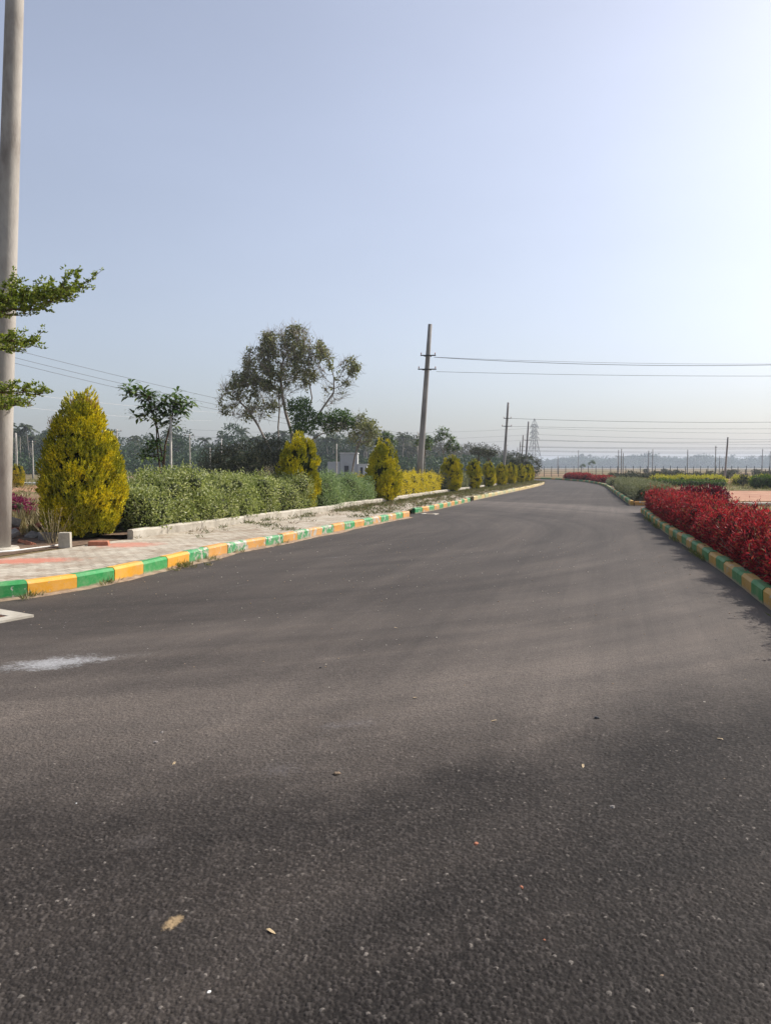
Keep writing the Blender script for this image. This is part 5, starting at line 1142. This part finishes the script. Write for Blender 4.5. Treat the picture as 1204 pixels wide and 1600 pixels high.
for o_, lb in zip(sorted([o for o in COL.objects if o.get('group') == "trees in the clump between the leaning pole and the pylon"], key=lambda o: o.location.x / o.location.y), CL): o_['label'] = lb
# low undergrowth of the wood: one mass
mb = MB(); n = 420; C = []; Rr = []
for k in range(n):
    y = random.uniform(150, 215); px = random.uniform(-80, 800); C.append(((px - 602) / 1150 * y, y, random.uniform(.6, 2.4))); s_ = random.uniform(1.6, 3.2); Rr.append((s_ * 1.2, s_ * 1.2, s_))
blob_leaves(mb, C, Rr, 1.5, .75, .45, shell=(.4, 1.1), zmin=0, reject=0, spread=.9); o = mb.build("wood_undergrowth", M['wood']); tag(o, "dark undergrowth filling the foot of the wood beyond the left fields", "undergrowth", kind='stuff')
# the far wood along the right horizon reads as one mass
mb = MB(); C = []; Rr = []
for k in range(1500):
    y = random.uniform(1150, 1600); px = random.uniform(700, 1290); hh = 10.5 + 3.2 * math.sin(px * .021) + 2.4 * math.sin(px * .057 + 1) + (3.5 if px > 1000 else 0) + random.uniform(-2, 3.2)
    C.append(((px - 602) / 1150 * y, y, hh * random.uniform(.3, .95))); s_ = random.uniform(5.5, 10); Rr.append((s_ * 1.2, s_ * 1.2, s_ * .8))
blob_leaves(mb, C, Rr,   .13, 3.0, 1.9, shell=(.4, 1.1), zmin=0, reject=0, spread=.9)
for k in range(1500):
    y = random.uniform(560, 760); px = random.uniform(-200, 830); C.append(0)
C2 = [((px - 602) / 1150 * y, y, random.uniform(1, 7)) for px, y in ((random.uniform(-250, 830), random.uniform(420, 520)) for _ in range(500))]
blob_leaves(mb, C2, [(5, 5, 3.8)] * 500, .30, 1.7, 1.1, shell=(.4, 1.1), zmin=0, reject=0, spread=.9)
o = mb.build("distant_wood", M['wood']); tag(o, "hazy blue wood along the horizon behind all the fields", "wood", kind='stuff')
fp = [copy_tree(p) for p in palms]; pp = []
for k in range(40):
    y = random.uniform(1100, 1350); px = random.uniform(880, 1230); pp.append(((px - 602) / 1150 * y, y))
for k, (x, y) in enumerate(pp):
    o = fp[k] if k < 4 else copy_tree(fp[k % 4]); s_ = random.uniform(1.3, 1.8); o.location = (x, y, 0); o.scale = (s_ * 1.1, s_ * 1.1, s_); o.rotation_euler = (0, 0, k); o['label'] = "tiny coconut palm over the far wood on the right horizon"; o['group'] = "coconut palms over the far right wood"
# scattered low bushes in the right fields
lbp = None
for k in range(26):
    y = random.uniform(105, 200); px = random.uniform(985, 1230)
    if lbp is None: lbp = bush("field_bush", "x", "bush", (0, 0, 0), (.8, .7, .9), M['scrub'], (.22, .1), 45, 91, 6, None); o = lbp
    else: o = copy_tree(lbp)
    s_ = random.uniform(.5, 1.2); o.location = ((px - 602) / 1150 * y, y, 0); o.scale = (s_ * 1.4, s_ * 1.4, s_ * .9); o.rotation_euler = (0, 0, k); o['label'] = "small dark bush scattered over the far right fields"; o['group'] = "small bushes scattered over the far right fields"

# ------------------------------------------------------------------ small things on the left
ps = thing("concrete_stub", "small square concrete stub standing on the pavement edge before the largest cypress", "stub post", (-5.50, 12.60, .18), R(12)); mb = MB(); mb.box((0, 0, .12), (.19, .17, .26), top=.95); mb.build("block", M['conc'], ps)
def chunk(name, loc, size, mat, label, cat, group, seed, rz=0.0, rough=.16):
    g = np.random.default_rng(seed); mb = MB(); x, y, z = np.array(size) / 2
    v = np.array([[-x,-y,-z],[x,-y,-z],[x,y,-z],[-x,y,-z],[-x,-y,z],[x,-y,z],[x,y,z],[-x,y,z]]); v *= 1 + g.uniform(-rough, rough, (8, 3))
    mb.add(v, [[0,3,2,1],[4,5,6,7],[0,1,5,4],[1,2,6,5],[2,3,7,6],[3,0,4,7]]); o = mb.build(name, mat, None, loc)
    bv = o.modifiers.new("edge", 'BEVEL'); bv.width = min(size) * .14; bv.segments = 2
    o.rotation_euler = (g.uniform(-.5, .5) * (group is not None), g.uniform(-.5, .5) * (group is not None), rz); tag(o, label, cat, group); return o
chunk("brick", (-5.02, 12.85, .215), (.34, .16, .09), M['brick'], "single red brick lying right of the concrete stub", "brick", None, 1, R(8), .1)
random.seed(12)
for k in range(64):
    x = random.uniform(-8.9, -6.15); y = random.uniform(13.0, 15.3); z = .19 + max(0, .28 - abs(y - 14.3) * .22) * random.uniform(0, 1); s_ = random.uniform(.07, .24)
    br = random.random() < .6
    chunk("rubble_piece", (x, y, z), (s_ * 1.5, s_, s_ * .7), M['brick'] if br else M['stone'], "broken reddish brick piece in the rubble heap behind the left pole" if br else "broken grey stone piece in the rubble heap behind the left pole", "rubble", "rubble heap of bricks behind the left pole" if br else "rubble heap of stones behind the left pole", k + 10, random.uniform(0, 6))
pv = thing("plastic_pipe", "thin white plastic pipe lying on the pavement by the left pole", "pipe", (-6.3, 11.55, .205)); mb = MB()
mb.tube([(-.9, -.62, .0), (-.2, -.28, .005), (.35, .15, .01), (.62, .75, .01), (.6, 1.2, 0)], [.016] * 5, 8); mb.build("pipe", M['pvc'], pv)

# pebbles and fallen leaves on the asphalt
GP = "pebbles lying on the asphalt"
pebbles = [((1.03, 3.26), .022, 'stone', "dark bluish pebble on the asphalt, largest at lower right"), ((.37, 2.93), .022, 'brick', "pinkish clay crumb on the asphalt, lower middle"), ((.50, 2.62), .016, 'brick', "clay crumb on the asphalt near the bottom right"), ((-.245, 3.62), .030, 'sand', "tan pebble on the asphalt in the middle"),
           ((-1.29, 4.05), .022, 'stone', "grey pebble in the dusty streak at left"), ((-1.30, 4.2), .020, 'stone', "pale pebble beside a grey one in the dusty streak"), ((1.30, 4.45), .026, 'dark', "black pebble on the asphalt right of the middle"), ((-.52, 2.08), .012, 'pvc', "small white pebble near the bottom edge"),
           ((.52, 2.32), .010, 'brick', "orange crumb near the bottom right"), ((-1.42, 3.3), .010, 'pvc', "white grain at the lower left"), ((.84, 2.15), .012, 'sand', "tan grain near the bottom right corner"), ((-.5, 5.6), .02, 'dark', "dark crumb on the far dusty asphalt")]
for k, ((x, y), s_, mt, lb) in enumerate(pebbles):
    g = np.random.default_rng(k); mb = MB(); mb.add(IV * np.array([s_, s_ * .7, s_ * .45]) * .62 * g.uniform(.75, 1.2, (len(IV), 1)) + [0, 0, s_ * .3], IF); o = mb.build("pebble", M[mt], None, (x, y, 0.002)); o.rotation_euler = (0, 0, k); tag(o, lb, "pebble", GP)
for k, (x, y, lb) in enumerate(((.66, 4.4, "curled dry leaf on the asphalt right of the middle"), (1.02, 3.72, "pale dry leaf on the asphalt above the dark pebble"), (-.38, 2.36, "small curled straw leaf near the tan spill"), (.2, 4.85, "dry leaf on the dusty asphalt in the middle"), (1.9, 4.1, "dry leaf near the right edge of the asphalt"), (-2.4, 4.05, "pinkish dry leaf at the left on the asphalt"), (-1.1, 3.75, "dry leaf below the dusty streak"), (.1, 7.0, "dry leaf far on the dusty asphalt"), (-3.4, 9.1, "dry leaf near the left kerb"))):
    mb = MB(); L_ = .022; mb.add([(-L_, 0, .004), (-.3 * L_, .006, .008), (.5 * L_, .006, .011), (L_, 0, .008), (.5 * L_, -.005, .012), (-.3 * L_, -.006, .006)], [[0, 5, 4, 3, 2, 1][::-1]]); o = mb.build("fallen_leaf", M['dleaf'], None, (x, y, 0.002)); o.rotation_euler = (0, 0, k * 1.3); o.scale = (1, 1, 1); tag(o, lb, "leaf", "fallen leaves on the asphalt")
mb = MB(); n = 900; X = rng.uniform(-5, 5, n); Y = rng.uniform(1.7, 16, n); ok = (X > -0.3 * 0 - 4.4 + (Y - 8) * .25) & (X < 3.6 + (Y - 7) * .27)
for x, y in zip(X[ok], Y[ok]):
    s_ = random.uniform(.002, .007) * (1 + y * .06); mb.add(IV[:12] * np.array([s_, s_, s_ * .6]) + [x, y, s_ * .3], np.array([[0,11,5],[0,5,1],[0,1,7],[0,7,10],[0,10,11],[1,5,9],[5,11,4],[11,10,2],[10,7,6],[7,1,8],[3,9,4],[3,4,2],[3,2,6],[3,6,8],[3,8,9],[4,9,5],[2,4,11],[6,2,10],[8,6,7],[9,8,1]]), random.randrange(3))
o = mb.build("loose_grit", [M['sand'], M['stone'], M['conc']]); tag(o, "loose grit scattered over the asphalt", "grit", kind='stuff')

# ------------------------------------------------------------------ haze
mb = MB(); mb.box((0, 1300, 18.5), (5600, 3600, 40)); hz = mb.build("haze", []); 
m, nt, out = newmat("haze_air"); pv_ = nt.nodes.new("ShaderNodeVolumePrincipled"); pv_.inputs["Density"].default_value = 0.00046; pv_.inputs["Color"].default_value = (0.78, 0.86, 0.97, 1); pv_.inputs["Anisotropy"].default_value = 0.15
nt.links.new(pv_.outputs[0], out.inputs["Volume"]); hz.data.materials.append(m); tag(hz, kind='stuff')
hz['label'] = "pale haze in the air over the fields"; hz['category'] = "haze"
